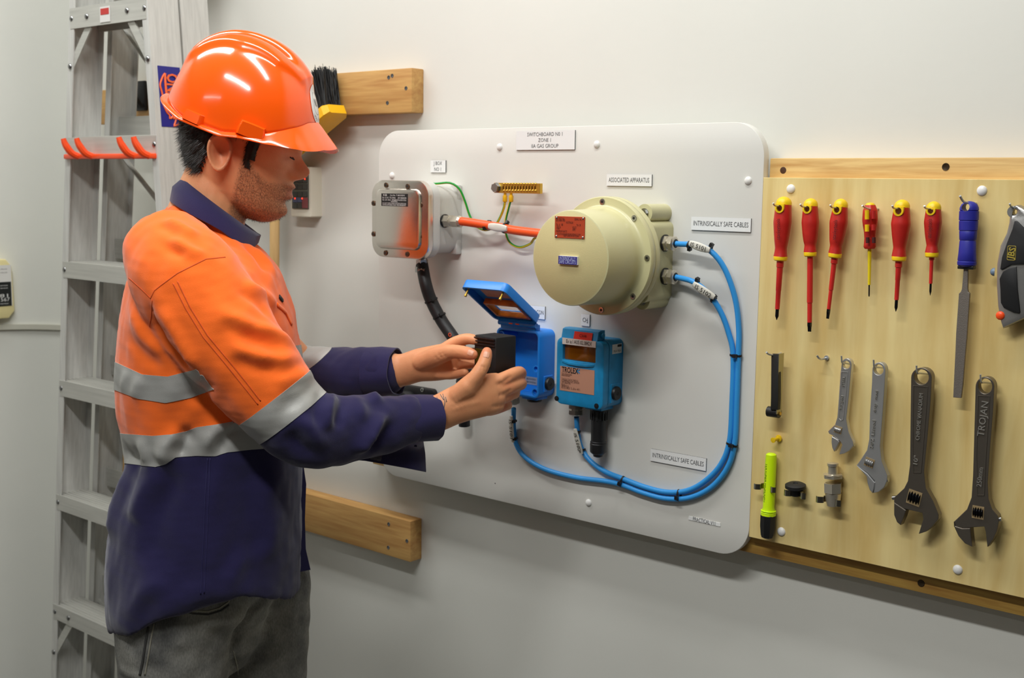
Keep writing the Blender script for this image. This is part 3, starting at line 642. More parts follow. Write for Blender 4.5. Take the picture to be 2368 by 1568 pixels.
# ---------------------------------------------------------------- blue beacon box, lid open
M_blu = mat('bright_blue_plastic', (32, 132, 228), rough=.34); M_bluin = M_blu
bX0, bX1, bZ0, bZ1, bH = -1.471, -1.366, 1.206, 1.332, .101
be = empty('beacon_box', ((bX0+bX1)/2, -HB, bZ0)); tag(be, 'bright blue plastic box with its lid swung open, behind the hands', 'box')
ro = rrect(bX0, bX1, bZ0, bZ1, .012, 6); ri = rrect(bX0+.005, bX1-.005, bZ0+.005, bZ1-.005, .008, 6)
obj('body', *join(prism(ro, -HB, -bH, .0015, holes=[ri]), prism(rrect(bX0+.002, bX1-.002, bZ0+.002, bZ1-.002, .009), -HB, -.060, 0)), M_blu, be)
for (xx, zz) in ((bX1-.011, bZ0+.012), (bX1-.009, bZ0+.055), (bX0+.011, bZ0+.012), (bX0+.011, bZ1-.014)):
    obj('screw_post', *lathe((xx, -.058, zz), (xx, -.3, zz), [(0, .0072), (.041, .0072), (.0412, .0052), (.036, .0048), (.034, .0005)], 18), M_blu, be)
il = obj('inner_label', *box((P(1208, 880, .061)[0], -.0600, P(1230, 890, .061)[2]), (P(1243, 880, .061)[0], -.0606, P(1230, 872, .061)[2])), mat('label_grey', (150, 158, 170), .4), be, None)
for f in (.3, .7): text('BEACON MODULE', (P(1228, 880, .061)[0], -.0608, P(1230, 890, .061)[2]*(1-f)+P(1230, 872, .061)[2]*f), *AX, .0035, M_k, il, width=.022)
def plug(c, d, r, parent):
    c = np.asarray(c, float); dd = np.asarray(d, float)
    o = obj('blanking_plug', *lathe(c, c+dd, [(0, r*.9), (0, r), (.004, r), (.0058, r*.9), (.0058, .0005)], 28), M_bk, parent)
    obj('plug_slot', *lathe(c+dd*.0058, c+dd, [(0, r*.28), (.0004, r*.26)], 8), mat('plug_hole', (6, 6, 7), .6), o)
sq = rbox(PX(1267, 887, bX1)+np.array([.0006, 0, 0]), (.0022, .026, .030), .0008, 1); obj('plug_seat', *sq, M_blu, be)
plug(PX(1267, 887, bX1)+np.array([.0015, 0, 0]), (1, 0, 0), .0122, be)
cb = np.array([P(1236, 930, .08)[0], -.080, bZ0]); obj('bottom_seat', *rbox(cb+np.array([0, 0, -.002]), (.036, .032, .005), .001), M_blu, be); plug(cb+np.array([0, 0, -.004]), (0, 0, -1), .0138, be)
gB = P(1188, 930, .078); gB[2] = bZ0; gland(gB, (0, 0, -1), .0125, .022, be, M_nick, washer=False)
# lid, hinged at the top edge of the body
hv = np.array([0, -.822, .570]); hn = np.array([0, .570, .822]); ho_ = np.array([(bX0+bX1)/2, -.1035, 1.3445])
ML = np.stack([np.array([1.0, 0, 0]), -hn, -hv], 1)      # local (x, y=into the lid, z=up when shut) to world; local front = outer face
def lidpart(part): V, F = part; return np.asarray(V) @ np.array([[1, 0, 0], [0, 1, 0], [0, 0, 1]]) @ ML.T+ho_, F
lw = (bX1-bX0)/2; LL = .121
# local coordinates: x across, y = 0 at rim, -.017 at outer face, z from 0 (hinge) to -LL (free edge)
oo = rrect(-lw, lw, -LL, -.001, .011, 6); oi = rrect(-lw+.004, lw-.004, -LL+.004, -.005, .008, 6); wn = rrect(-.036, .036, -.056, -.018, .003, 3)
ld = obj('lid', *lidpart(join(prism(oo, 0, -.017, .002, holes=[oi]), prism(rrect(-lw+.002, lw-.002, -LL+.002, -.003, .010, 6), -.0125, -.017, .002, holes=[wn]))), M_blu, be)
M_amb = mat('amber_glass', (236, 120, 20), rough=.12, trans=.55)
fr_o = rrect(-.042, .042, -.062, -.012, .003, 3)
obj('window_frame', *lidpart(prism(fr_o, -.0125, -.002, .001, holes=[wn])), mat('amber_gasket', (214, 120, 24), rough=.3, var=.5, vscale=60), ld)
obj('window_pane', *lidpart(prism(wn, -.0145, -.0155, 0)), mat('clear_pane', (240, 236, 228), rough=.05, trans=.95), ld, None)
obj('inner_label', *lidpart(prism(rrect(-.030, .030, -.100, -.070, .002, 2), -.0123, -.0120, 0)), mat('label_pinkish', (196, 158, 146), .4, var=.3, vscale=90), ld, None)
for sx in (-1, 1): obj('captive_screw', *lidpart(join(cyl((sx*(lw-.011), -.008, -LL+.011), (sx*(lw-.011), .013, -LL+.011), .0018, n=8), cyl((sx*(lw-.011), .009, -LL+.011), (sx*(lw-.011), .013, -LL+.011), .0026, n=8))), M_brass, ld)
hg = obj('hinge', *join(rbox((ho_[0], -.094, 1.337), (.086, .014, .012), .002), cyl((ho_[0]-.044, -.1025, 1.342), (ho_[0]+.046, -.1025, 1.342), .005, n=12)), M_blu, be)
for dx in (-.012, .004): obj('hinge_slot', *rbox((ho_[0]+dx, -.1073, 1.342), (.009, .0012, .0022), .0003, 1), M_orange_pl, hg)

# ---------------------------------------------------------------- blue gas detector, shut
M_cy = mat('grimy_cyan_plastic', (26, 150, 210), rough=.42, var=.5, vscale=38, rgb2=(16, 92, 128), bump=.05)
dX0, dX1, dZ0, dZ1 = -1.3165, -1.2115, 1.207, 1.3295
gd = empty('gas_detector', ((dX0+dX1)/2, -HB, dZ0)); tag(gd, 'grimy cyan gas detector with amber window and black sensor head below', 'gas detector')
obj('body', *prism(rrect(dX0+.002, dX1, dZ0+.002, dZ1, .011, 6), -HB, -.0965, .002), M_cy, gd)
wi = rrect(P(1303, 815, .112)[0], P(1377.5, 815, .112)[0], P(1340, 836, .112)[2], P(1340, 800, .112)[2], .002, 3)
dl = obj('lid', *join(prism(rrect(dX0, dX1, dZ0, dZ1-.001, .012, 6), -.0985, -.114, .003, holes=[wi]), prism(rrect(dX0+.002, dX1-.002, dZ0+.002, dZ1-.003, .01), -.0985, -.1035, 0)), M_cy, gd)
obj('display_window', *prism(poly_offset(wi, .0003), -.1034, -.108, .0004), mat('amber_window', (150, 84, 10), rough=.12, var=.45, vscale=25, coat=.6), dl)
a = P(1299, 838, .114); b = P(1378, 852, .114); zA = P(1338, 840, .114)[2]
obj('window_ledge', *loft([[(x, -.1135, zA+.003-.0035*s), (x, -.1135-.0045*s, zA+.0015-.003*s), (x, -.1135-.0045*s, zA-.0015-.003*s), (x, -.1135, zA-.004-.003*s)] for x, s in ((dX0+.014, .2), (dX0+.03, .8), ((dX0+dX1)/2, 1), (dX1-.034, .8), (dX1-.02, .2))]), M_cy, dl)
def dplate(nm, tl, br_, m, th=.0006, hh=.114):
    a = P(tl[0], tl[1], hh); b = P(br_[0], br_[1], hh); return obj(nm, *box((a[0], -hh, b[2]), (b[0], -hh-th, a[2])), m, gd, None), a, b
o, a, b = dplate('approval_label', (1301, 780.5), (1378, 804.5), mat('label_pale', (226, 214, 206), .45)); text('Ex ia I AUS 02.3842X', ((a[0]+b[0])/2, -.1149, (a[2]+b[2])/2), *AX, .0072, M_k, o, width=(b[0]-a[0])*.76)
o, a, b = dplate('name_label', (1296, 846), (1374, 914), mat('label_copper', (196, 142, 118), .4)); pw, ph_ = b[0]-a[0], a[2]-b[2]
text('TROLEX', (a[0]+pw*.29, -.1149, b[2]+ph_*.86), *AX, .0105, M_k, o, width=pw*.48, bold=.02)
text('<', (a[0]+pw*.53, -.1149, b[2]+ph_*.86), *AX, .011, mat('print_blue', (60, 130, 180), .5), o, bold=.04)
for s, fz, wd in (('Trolex Ltd Stockport England', .70, .3), ('www.trolex.com', .64, .24), ('TX6363 TXDG PM713', .47, .48), ('FLAMMABLE GAS SENSOR', .40, .52), ('12V 100mA IP65', .33, .26), ('Ex ia I', .26, .1), ('SIRA 00ATEX X', .20, .22), ('AUS Ex 3842X  Ta -20 to +40 C', .13, .55)):
    text(s, (a[0]+pw*.05, -.1149, b[2]+ph_*fz), *AX, .0042, mat('print_brown', (96, 62, 50), .6), o, width=pw*wd, align='LEFT')
for q in ((1287.5, 921.5), (1379.5, 939)): c = P(q[0], q[1], .114); socket_screw((c[0], -.1138, c[2]), (0, -1, 0), .0048, gd, mat('screw_black', (44, 44, 46), .4, metal=.6))
# hinge housing on top with red label
hz0, hz1 = dZ1-.004, dZ1+.0165
hs = obj('hinge_housing', *join(loft([[(dX0+.010+.003*t, y, z) for y, z in ((-.090, hz0), (-.113, hz0), (-.109, hz1-.002), (-.102, hz1), (-.090, hz1))] for t in (0, 1)]+[[(dX1-.016, y, z) for y, z in ((-.090, hz0), (-.113, hz0), (-.109, hz1-.002), (-.102, hz1), (-.090, hz1))]]), cyl((dX1-.02, -.1, hz0+.012), (dX1-.011, -.1, hz0+.012), .0045, n=12)), M_cy, gd)
a = P(1327, 769, .113); b = P(1368, 783, .114)
rl = obj('red_label', *loft([[(a[0], -.1136, hz0+.002), (b[0], -.1136, hz0+.002), (b[0], -.1103, hz1-.0045), (a[0], -.1103, hz1-.0045)], [(a[0], -.1142, hz0+.002), (b[0], -.1142, hz0+.002), (b[0], -.1109, hz1-.0045), (a[0], -.1109, hz1-.0045)]]), mat('label_red2', (208, 44, 30), .4), gd, None)
text('CH4', ((a[0]+b[0])/2, -.1132, (hz0+hz1)/2-.001), *AX, .006, mat('print_dark_red', (96, 20, 16), .5), rl)
# side plug, side label, sensor head, gland
pc = PX(1421, 909, dX1); obj('plug_seat', *rbox(pc+np.array([.0006, 0, 0]), (.0022, .026, .034), .0008, 1), M_cy, gd); plug(pc+np.array([.0015, 0, 0]), (1, 0, 0), .0125, gd)
a = PX(1416, 800, dX1); b = PX(1437, 813, dX1)
sl_ = obj('side_label', *box((dX1, min(a[1], b[1]), b[2]-.002), (dX1+.0005, max(a[1], b[1]), a[2]+.002)), mat('label_white', (0, 0, 0)), gd, None)
ym = (a[1]+b[1])/2
obj('side_label_panel', *box((dX1+.0005, ym+.001, (a[2]+b[2])/2+.003), (dX1+.0007, max(a[1], b[1])-.0008, a[2]+.001)), M_k, sl_, None)
for yy in (ym-.006, ym+.006): text('PLA', (dX1+.0008, yy, (a[2]+b[2])/2-.004), (0, 1, 0), (0, 0, 1), .004, M_k, sl_)
gG = P(1332, 950, .078); gG[2] = dZ0+.001; obj('gland_seat', *rbox(gG+np.array([.006, 0, -.002]), (.046, .03, .006), .001), M_cy, gd); gland(gG+np.array([0, 0, -.004]), (0, 0, -1), .0142, .022, gd, washer=False)
sc_ = P(1385, 960, .08); sc_[2] = dZ0
M_sens = mat('sensor_black', (30, 30, 32), rough=.42, var=.3, vscale=30)
obj('sensor_seat', *rbox(sc_+np.array([0, 0, -.002]), (.036, .036, .006), .001), M_cy, gd)
sh = obj('sensor_head', *lathe(sc_+np.array([0, 0, -.004]), sc_+np.array([0, 0, -1]), [(0, .0165), (.004, .0165), (.0045, .0150), (.008, .0150), (.0082, .0140), (.060, .0135), (.061, .0146), (.063, .0146), (.0635, .0138), (.065, .0150), (.079, .0148), (.081, .0138), (.085, .0090), (.088, .0085), (.090, .004), (.090, .0003)], 28), M_sens, gd)
rb = []
for k in range(16):
    a_ = 2*math.pi*k/16; c = sc_+np.array([.0147*math.cos(a_), .0147*math.sin(a_), -.016]); rb.append(xf(rbox((0, 0, 0), (.0022, .0028, .018), .0004, 1), np.array([[math.cos(a_), -math.sin(a_), 0], [math.sin(a_), math.cos(a_), 0], [0, 0, 1]]), c))
obj('grip_ribs', *join(*rb), M_sens, sh)
# ================================================================= plywood tool board and its tools
M_ply = wood('plywood', (236, 214, 150), (212, 178, 106), 'P', .55, .5)
tb = obj('tool_board', *rbox(((-.947+.6)/2, -.0478, (1.0205+1.6155)/2), (.6+.947, .0154, 1.6155-1.0205), .0006, 1), M_ply, None, None); tag(tb, 'pale plywood tool board holding screwdrivers and spanners', 'tool board')
for q in ((1828, 437), (2270, 441), (1806, 1230), (2214, 1318)):
    c = P(q[0], q[1], HB+.002); obj('screw_cap', *dome((c[0], -HB-.0005, c[2]), (0, -1, 0), .0074, .0042, 18, 6), M_cap, tb)
M_hook = mat('hook_steel', (206, 208, 210), rough=.25, metal=.75)
HP = .0555
def hook(pts, label, r=.0014):
    o = obj('wall_hook', *tube(pts, r, 8, .002), M_hook, None); tag(o, label, 'hook', 'steel hooks in the tool board'); return o

M_sdr = mat('screwdriver_red', (206, 40, 32), rough=.42, var=.22, vscale=55); M_sdy = mat('screwdriver_yellow', (244, 204, 20), rough=.38); M_tip = mat('blackened_tip', (28, 28, 30), rough=.35, metal=.6)
M_sleeve = mat('red_sleeve', (208, 42, 36), rough=.4)
def Z5(zx, zy): return 1740+zx/3.734, 380+zy/3.734
def Z6(zx, zy): return 1720+zx/2.375, 780+zy/2.375
def boolean_cut(part, cut):
    def mk(pt):
        me = bpy.data.meshes.new('x'); me.from_pydata([tuple(v) for v in pt[0]], [], [tuple(f) for f in pt[1]]); bm = bmesh.new(); bm.from_mesh(me); bmesh.ops.recalc_face_normals(bm, faces=bm.faces); bm.to_mesh(me); bm.free()
        o = bpy.data.objects.new('x', me); COL.objects.link(o); return o
    A, B = mk(part), mk(cut); md = A.modifiers.new('b', 'BOOLEAN'); md.operation = 'DIFFERENCE'; md.object = B; md.solver = 'EXACT'
    dg = bpy.context.evaluated_depsgraph_get(); me = bpy.data.meshes.new_from_object(A.evaluated_get(dg))
    V = np.array([tuple(v.co) for v in me.vertices]); F = [tuple(p.vertices) for p in me.polygons]
    bpy.data.objects.remove(A); bpy.data.objects.remove(B); bpy.data.meshes.remove(me); return V, F
SDH = .076
def screwdriver(label, top, bot, hand, shaft, tipk, hole, letters=None):
    """top/bot: axis ends in the close-up; hand: (zy, half width); shaft: (zy, half width); tipk: (zy0, zy1, half width, kind)"""
    (tx, ty), (bx, by) = top, bot
    def ax(zy): t = (zy-ty)/(by-ty); return P(*Z5(tx+(bx-tx)*t, zy), SDH)
    sc = np.linalg.norm(ax(ty+400)-ax(ty))/400
    p0 = ax(ty); p1 = ax(by); d = (p1-p0)/np.linalg.norm(p1-p0)
    e = empty('screwdriver', tuple(p1)); tag(e, label, 'screwdriver', 'insulated screwdrivers on the tool board')
    z0, zc = hand[0][0], hand[0][0]+70                 # yellow cap down to the first body station
    hw0 = np.interp(zc, [h[0] for h in hand], [h[1] for h in hand])
    def rad(zy): return np.interp(zy, [h[0] for h in hand], [h[1] for h in hand])*sc
    hand_lo, hand_hi = zc, hand[-1][0]
    zs = np.linspace(hand_lo, hand_hi, 26); a, b, _ = frame(d)
    def lob(c, r, zy):                                    # slightly three-sided grip
        return np.array([c+(a*math.cos(t)+b*math.sin(t))*r*(1+.035*math.cos(3*t+.6)) for t in np.linspace(0, 2*math.pi, 28, endpoint=False)])
    hpt = loft([lob(ax(z), rad(z), z) for z in zs])
    hc_ = ax(hole[1])
    ctr = ax(hole[1]); hr = hole[2]*sc
    cutter = cyl(ctr+np.array([0, -.05, 0]), ctr+np.array([0, .018, 0]), hr, n=18)
    body = boolean_cut(hpt, cutter)
    obj('handle', *body, M_sdr, e, 40)
    # cap with tongue round the hanging hole
    capp = lathe(ax(zc+2), ax(ty-50), [(0, rad(zc)*1.0), ((zc-ty)*.30*sc, rad(zc)*.99), ((zc-ty)*.60*sc, rad(zc)*.86), ((zc-ty)*.85*sc, rad(zc)*.58), ((zc-ty)*1.0*sc, rad(zc)*.2), ((zc-ty)*1.01*sc, .0002)], 28)
    tw = hr*1.55; up_ = ax(zc-5); ton = []
    th = np.linspace(0, math.pi, 12); xa_ = np.cross(d, np.array([0, 1.0, 0])); xa_ /= np.linalg.norm(xa_)
    prof = [ctr+xa_*tw*math.cos(t)+d*tw*math.sin(t) for t in th]+[up_-xa_*tw, up_+xa_*tw]
    rr = rad(hole[1])*1.05+.0010
    ton = loft([[q+np.array([0, -rr, 0]) for q in prof], [q+np.array([0, -rr*.55, 0]) for q in prof]])
    tg = boolean_cut(ton, cutter)
    obj('cap', *join(capp, tg), M_sdy, e, 40)
    if len(shaft) and letters != 'none_collar':
        zc2 = hand[-1][0]; obj('collar', *lathe(ax(zc2), ax(zc2+100), [(0, rad(zc2)), (0.3*sc*10, rad(zc2)*1.02), (.0055, rad(zc2)*.98), (.007, rad(zc2)*.8)], 24), M_sdy, e)
    sp = []; zs0 = shaft[0][0]
    obj('shaft', *lathe(ax(zs0), ax(zs0+1000), [((z-zs0)*sc, w_*sc) for z, w_ in shaft], 16), M_sleeve if letters != 'none_collar' else mat('yellow_sleeve', (232, 206, 24), .4), e)
    q0, q1, qw, kind = tipk; c0 = ax(q0-8); c1 = ax(q1)
    if kind == 'phillips':
        obj('tip', *lathe(c0, c1, [(0, qw*sc), ((q1-q0)*.72*sc, qw*sc), ((q1-q0)*.95*sc, qw*.45*sc), ((q1-q0+8)*sc, qw*.2*sc)], 12), M_tip, e)
    else:
        L_ = np.linalg.norm(c1-c0); rings = []
        for t, w_, k_ in ((0, 1, 1), (.35, 1, 1), (.55, 1.05, .5), (1, 1.05, .18)): rings.append([c0+(c1-c0)*t+xa_*sx*qw*sc*w_+np.array([0, sy*qw*sc*k_, 0]) for sx, sy in ((-1, -1), (1, -1), (1, 1), (-1, 1))])
        obj('tip', *loft(rings), M_tip, e, None)
    if letters and letters != 'none_collar':
        pa, pb = P(*Z5(*letters[1]), SDH+rad(500)+.0006), P(*Z5(*letters[2]), SDH+rad(500)+.0006)
        dd = (pa-pb)/np.linalg.norm(pa-pb); text(letters[0], (pa+pb)/2+np.array([0, -.0012, 0]), dd, np.cross(np.array([0, -1, 0]), dd), .0065, mat('print_faded_black', (54, 14, 14), .6), e, width=np.linalg.norm(pa-pb))
    # hook through the hole
    hc0 = ctr+np.array([-.0005, .02, .5*hr]); hook([np.array([hc0[0], -HP+.004, hc0[2]]), hc0+np.array([0, -.006, 0]), ctr+np.array([-.001, -.012, hr*.6]), ctr+np.array([-.002, -.026, hr*.9]), ctr+np.array([-.002, -.031, hr*1.6])], 'steel hook through the '+hole[3])
    return e
screwdriver('leftmost red insulated screwdriver, cross tipped with a long stepped shaft', (275, 277), (209, 1348), [(277, 20), (345, 68), (500, 78), (600, 68), (660, 61), (725, 51), (765, 54), (795, 60)], [(818, 31), (888, 31), (892, 27), (1092, 24), (1096, 22), (1257, 20)], (1257, 1346, 15.5, 'phillips'), (0, 378, 27, 'handle of the leftmost red screwdriver'), ('stanleytools', (225, 470), (225, 650)))
screwdriver('longest red insulated screwdriver with a wide flat tip, second from left', (503, 292), (493, 1447), [(292, 18), (360, 62), (500, 74), (600, 66), (660, 58), (700, 48), (740, 53), (758, 55)], [(780, 25), (1198, 25), (1202, 21), (1372, 20)], (1372, 1445, 14.5, 'flat'), (0, 385, 26, 'handle of the longest red screwdriver'))
screwdriver('tilted red insulated screwdriver with a narrow flat tip, third from left', (770, 296), (649, 1334), [(296, 18), (368, 62), (500, 77), (600, 67), (660, 60), (705, 50), (745, 54), (768, 57)], [(790, 29), (855, 29), (860, 22), (1088, 20), (1092, 17), (1258, 16)], (1258, 1333, 12, 'flat'), (0, 392, 26, 'handle of the tilted red screwdriver'), ('stanleytools', (722, 480), (706, 650)))
screwdriver('short red insulated screwdriver with a cross tip, second from the blue file', (1296, 303), (1238, 1275), [(303, 18), (372, 66), (515, 82), (610, 70), (670, 60), (720, 52), (765, 58), (795, 62)], [(818, 30), (888, 30), (892, 24), (1000, 22), (1004, 20), (1175, 19)], (1175, 1273, 14, 'phillips'), (0, 402, 29, 'handle of the red screwdriver second from the blue file'))
screwdriver('smallest red insulated screwdriver with a thin shaft, nearest to the blue file', (1568, 318), (1535, 1136), [(318, 18), (382, 62), (500, 75), (600, 64), (650, 56), (700, 46), (740, 53), (762, 57)], [(785, 24), (825, 22), (830, 16), (1032, 15)], (1032, 1134, 9.5, 'phillips'), (0, 400, 26, 'handle of the smallest red screwdriver'), ('stanleytools', (1535, 470), (1530, 640)))

# small electrician's screwdriver with yellow shaft
def small_driver():
    top, bot = (1017, 330), (1007, 1145)
    def ax(zy): t = (zy-330)/(1145-330); return P(*Z5(1017-10*t, zy), SDH-.004)
    sc = np.linalg.norm(ax(730)-ax(330))/400; e = empty('screwdriver', tuple(ax(1145))); tag(e, 'little red and yellow screwdriver with a yellow shaft, fourth from left', 'screwdriver', 'insulated screwdrivers on the tool board')
    d = ax(1145)-ax(330); d /= np.linalg.norm(d); a, b, _ = frame(d); st = [(352, 44), (372, 52), (400, 62), (480, 66), (530, 60), (585, 50), (640, 46), (690, 50), (712, 53), (730, 42)]
    rings = [[ax(z)+(a*math.cos(t)+b*math.sin(t))*w_*sc*(1+.05*math.cos(6*t)) for t in np.linspace(0, 2*math.pi, 36, endpoint=False)] for z, w_ in st]
    h = obj('handle', *loft(rings), M_sdr, e, 45)
    obj('cap', *lathe(ax(356), ax(300), [(0, 42*sc), (12*sc, 38*sc), (22*sc, 26*sc), (26*sc, 2*sc)], 24), M_sdy, e)
    for z0_, z1_, zx in ((395, 475, 990), (520, 580, 990)):
        c0, c1 = P(*Z5(zx, z0_), SDH+.012), P(*Z5(zx, z1_), SDH+.012); obj('inlay', *tube([c0, c1], .0033, 10, .01), M_sdy, h)
    for z0_, z1_ in ((400, 470), (520, 570)):
        c0, c1 = P(*Z5(1045, z0_), SDH+.008), P(*Z5(1045, z1_), SDH+.008); obj('grip_pad', *tube([c0, c1], .0035, 10, .01), mat('grip_red', (186, 30, 26), .5), h)
    for zx in (995, 1048):
        c0, c1 = P(*Z5(zx, 630), SDH+.0085), P(*Z5(zx, 680), SDH+.0085); obj('grip_recess', *tube([c0, c1], .0028, 10, .01), mat('grip_dark', (70, 14, 14), .6), h)
    obj('shaft', *lathe(ax(728), ax(1145), [(0, 17*sc), (60*sc, 16*sc), (300*sc, 12.5*sc), (315*sc, 13.5*sc)], 14), mat('yellow_sleeve', (232, 206, 24), .4), e)
    obj('tip', *lathe(ax(1040), ax(1145), [(0, 6.5*sc), (85*sc, 6.5*sc), (103*sc, 5*sc)], 10), M_tip, e)
    k = P(*Z5(988, 385), SDH+.012)
    hook([np.array([k[0]+.004, -HP+.004, k[2]]), k+np.array([.002, .006, 0]), k+np.array([-.001, -.004, .002]), k+np.array([-.003, -.010, .005])], 'steel hook through the handle of the little screwdriver')
small_driver()

# blue handled file
fl = empty('hand_file', tuple(P(*Z6(1175, 330), SDH))); tag(fl, 'flat steel hand file with a ribbed blue handle', 'file')
M_fb = mat('file_blue_handle', (40, 42, 150), rough=.45); M_file = mat('file_steel', (134, 126, 118), rough=.45, metal=.6, bump=.25, bscale=900)
def fx(zy): return P(*Z5(1875+(1850-1875)*(zy-318)/(885-318), zy), SDH)
sc = np.linalg.norm(fx(718)-fx(318))/400; d = fx(885)-fx(318); d /= np.linalg.norm(d); a, b, _ = frame(d)
st = [(318, 10), (324, 35), (345, 66), (375, 80), (396, 81), (402, 74), (406, 83), (480, 83), (486, 75), (492, 81), (568, 79), (574, 72), (580, 76), (650, 72), (658, 66), (668, 70), (760, 74), (828, 80), (836, 75), (842, 82), (868, 80), (885, 60)]
cut_ = cyl(fx(372)+np.array([0, -.05, 0])+np.array([-.002, 0, 0]), fx(372)+np.array([-.002, .03, 0]), 36*sc, n=18)
obj('handle', *boolean_cut(loft([circ(fx(z), a, b, w_*sc, w_*sc*.85, n=28) for z, w_ in st]), cut_), M_fb, fl, 35)
q = [Z5(1806, 882), Z5(1890, 882)]
bl_ = [Z5(1828, 890), Z5(1864, 890), Z5(1862, 1075), Z5(1866, 1100), Z5(1880, 1115), Z6(1227, 0), Z6(1218, 100), Z6(1205, 260), Z6(1196, 333), Z6(1152, 330), Z6(1158, 200), Z6(1165, 60), Z6(1168, -20), Z5(1786, 1115), Z5(1803, 1100), Z5(1812, 1075)]
ol = [(P(x, y, SDH)[0], P(x, y, SDH)[2]) for x, y in bl_]
obj('blade', *prism(ol, -SDH+.002, -SDH-.002, .0006), M_file, fl, None)
obj('ferrule', *rbox(fx(890)+np.array([0, 0, 0]), (.0225, .012, .005), .001), M_bk, fl)
k = fx(372); hook([np.array([k[0]+.002, -HP+.004, k[2]+.006]), k+np.array([0, .0, .006]), k+np.array([-.002, -.018, .008]), k+np.array([-.004, -.028, .016])], 'steel hook through the blue file handle', .0017)

# utility knife at the picture's edge
kn = empty('utility_knife', tuple(P(2330, 760, .075))); tag(kn, 'silver and black utility knife hanging at the right edge', 'knife')
M_sil = mat('knife_silver', (176, 174, 172), rough=.35, metal=.8, bump=.1, bscale=600)
hk_ = .082
def pk(pts, hh=hk_): return [(P(x, y, hh)[0], P(x, y, hh)[2]) for x, y in pts]
out_k = [(2340, 478), (2350, 474), (2366, 482), (2384, 500), (2400, 540), (2404, 600), (2398, 640), (2388, 690), (2380, 725), (2372, 735), (2318, 760), (2313, 745), (2306, 708), (2303, 660), (2304, 610), (2312, 568), (2326, 540), (2332, 515), (2334, 490)]
hole_k = [(q[0], q[1]) for q in circle2(P(2343, 490, hk_)[0], P(2343, 490, hk_)[2], .0042, 14)]
kb_ = obj('body', *prism(pk(out_k), -.062, -hk_, .004, holes=[hole_k]), M_sil, kn, 40)
obj('grip', *prism(pk([(2347, 511), (2353, 511), (2372, 530), (2384, 560), (2384, 605), (2368, 611), (2340, 612), (2318, 624), (2314, 622), (2318, 595), (2330, 560), (2342, 530)]), -hk_+.001, -hk_-.0025, .001), mat('knife_grip', (26, 26, 28), .55), kb_, 40)
obj('nose_panel', *prism(pk([(2351, 617), (2354, 670), (2360, 722), (2358, 725), (2345, 723), (2322, 712), (2315, 700), (2314, 670), (2312, 645), (2320, 628), (2335, 620)]), -hk_+.001, -hk_-.002, .001), M_bk, kb_, 40)
obj('slider', *dome(P(2300, 629, .073), (-1, -.3, 0), .006, .006, 12, 5), mat('knife_blue_button', (110, 128, 148), .4), kb_)
obj('release_button', *dome(P(2313, 730, hk_), (0, -1, 0), .0062, .003, 16, 5), M_orange_pl, kb_)
bt_ = obj('badge', *prism(rrect(P(2330, 595, hk_)[0], P(2350, 595, hk_)[0], P(2340, 602, hk_)[2], P(2340, 568, hk_)[2], .002, 3), -hk_-.002, -hk_-.0030, .0002, holes=[rrect(P(2331.2, 595, hk_)[0], P(2348.8, 595, hk_)[0], P(2340, 600.6, hk_)[2], P(2340, 569.4, hk_)[2], .0018, 3)]), mat('badge_gold', (170, 150, 60), .4), kn, None)
c = P(2340, 585, hk_+.003); text('JBS', c+np.array([0, -.0003, 0]), (.16, 0, .987), (-.987, 0, .16), .0092, mat('badge_gold', (0, 0, 0)), bt_, width=.0165, bold=.02)
k = P(2343, 486, hk_); hook([np.array([k[0], -HP+.004, k[2]+.003]), k+np.array([0, .01, .003]), k+np.array([-.001, -.004, .004]), k+np.array([-.002, -.010, .009])], 'steel hook through the utility knife')

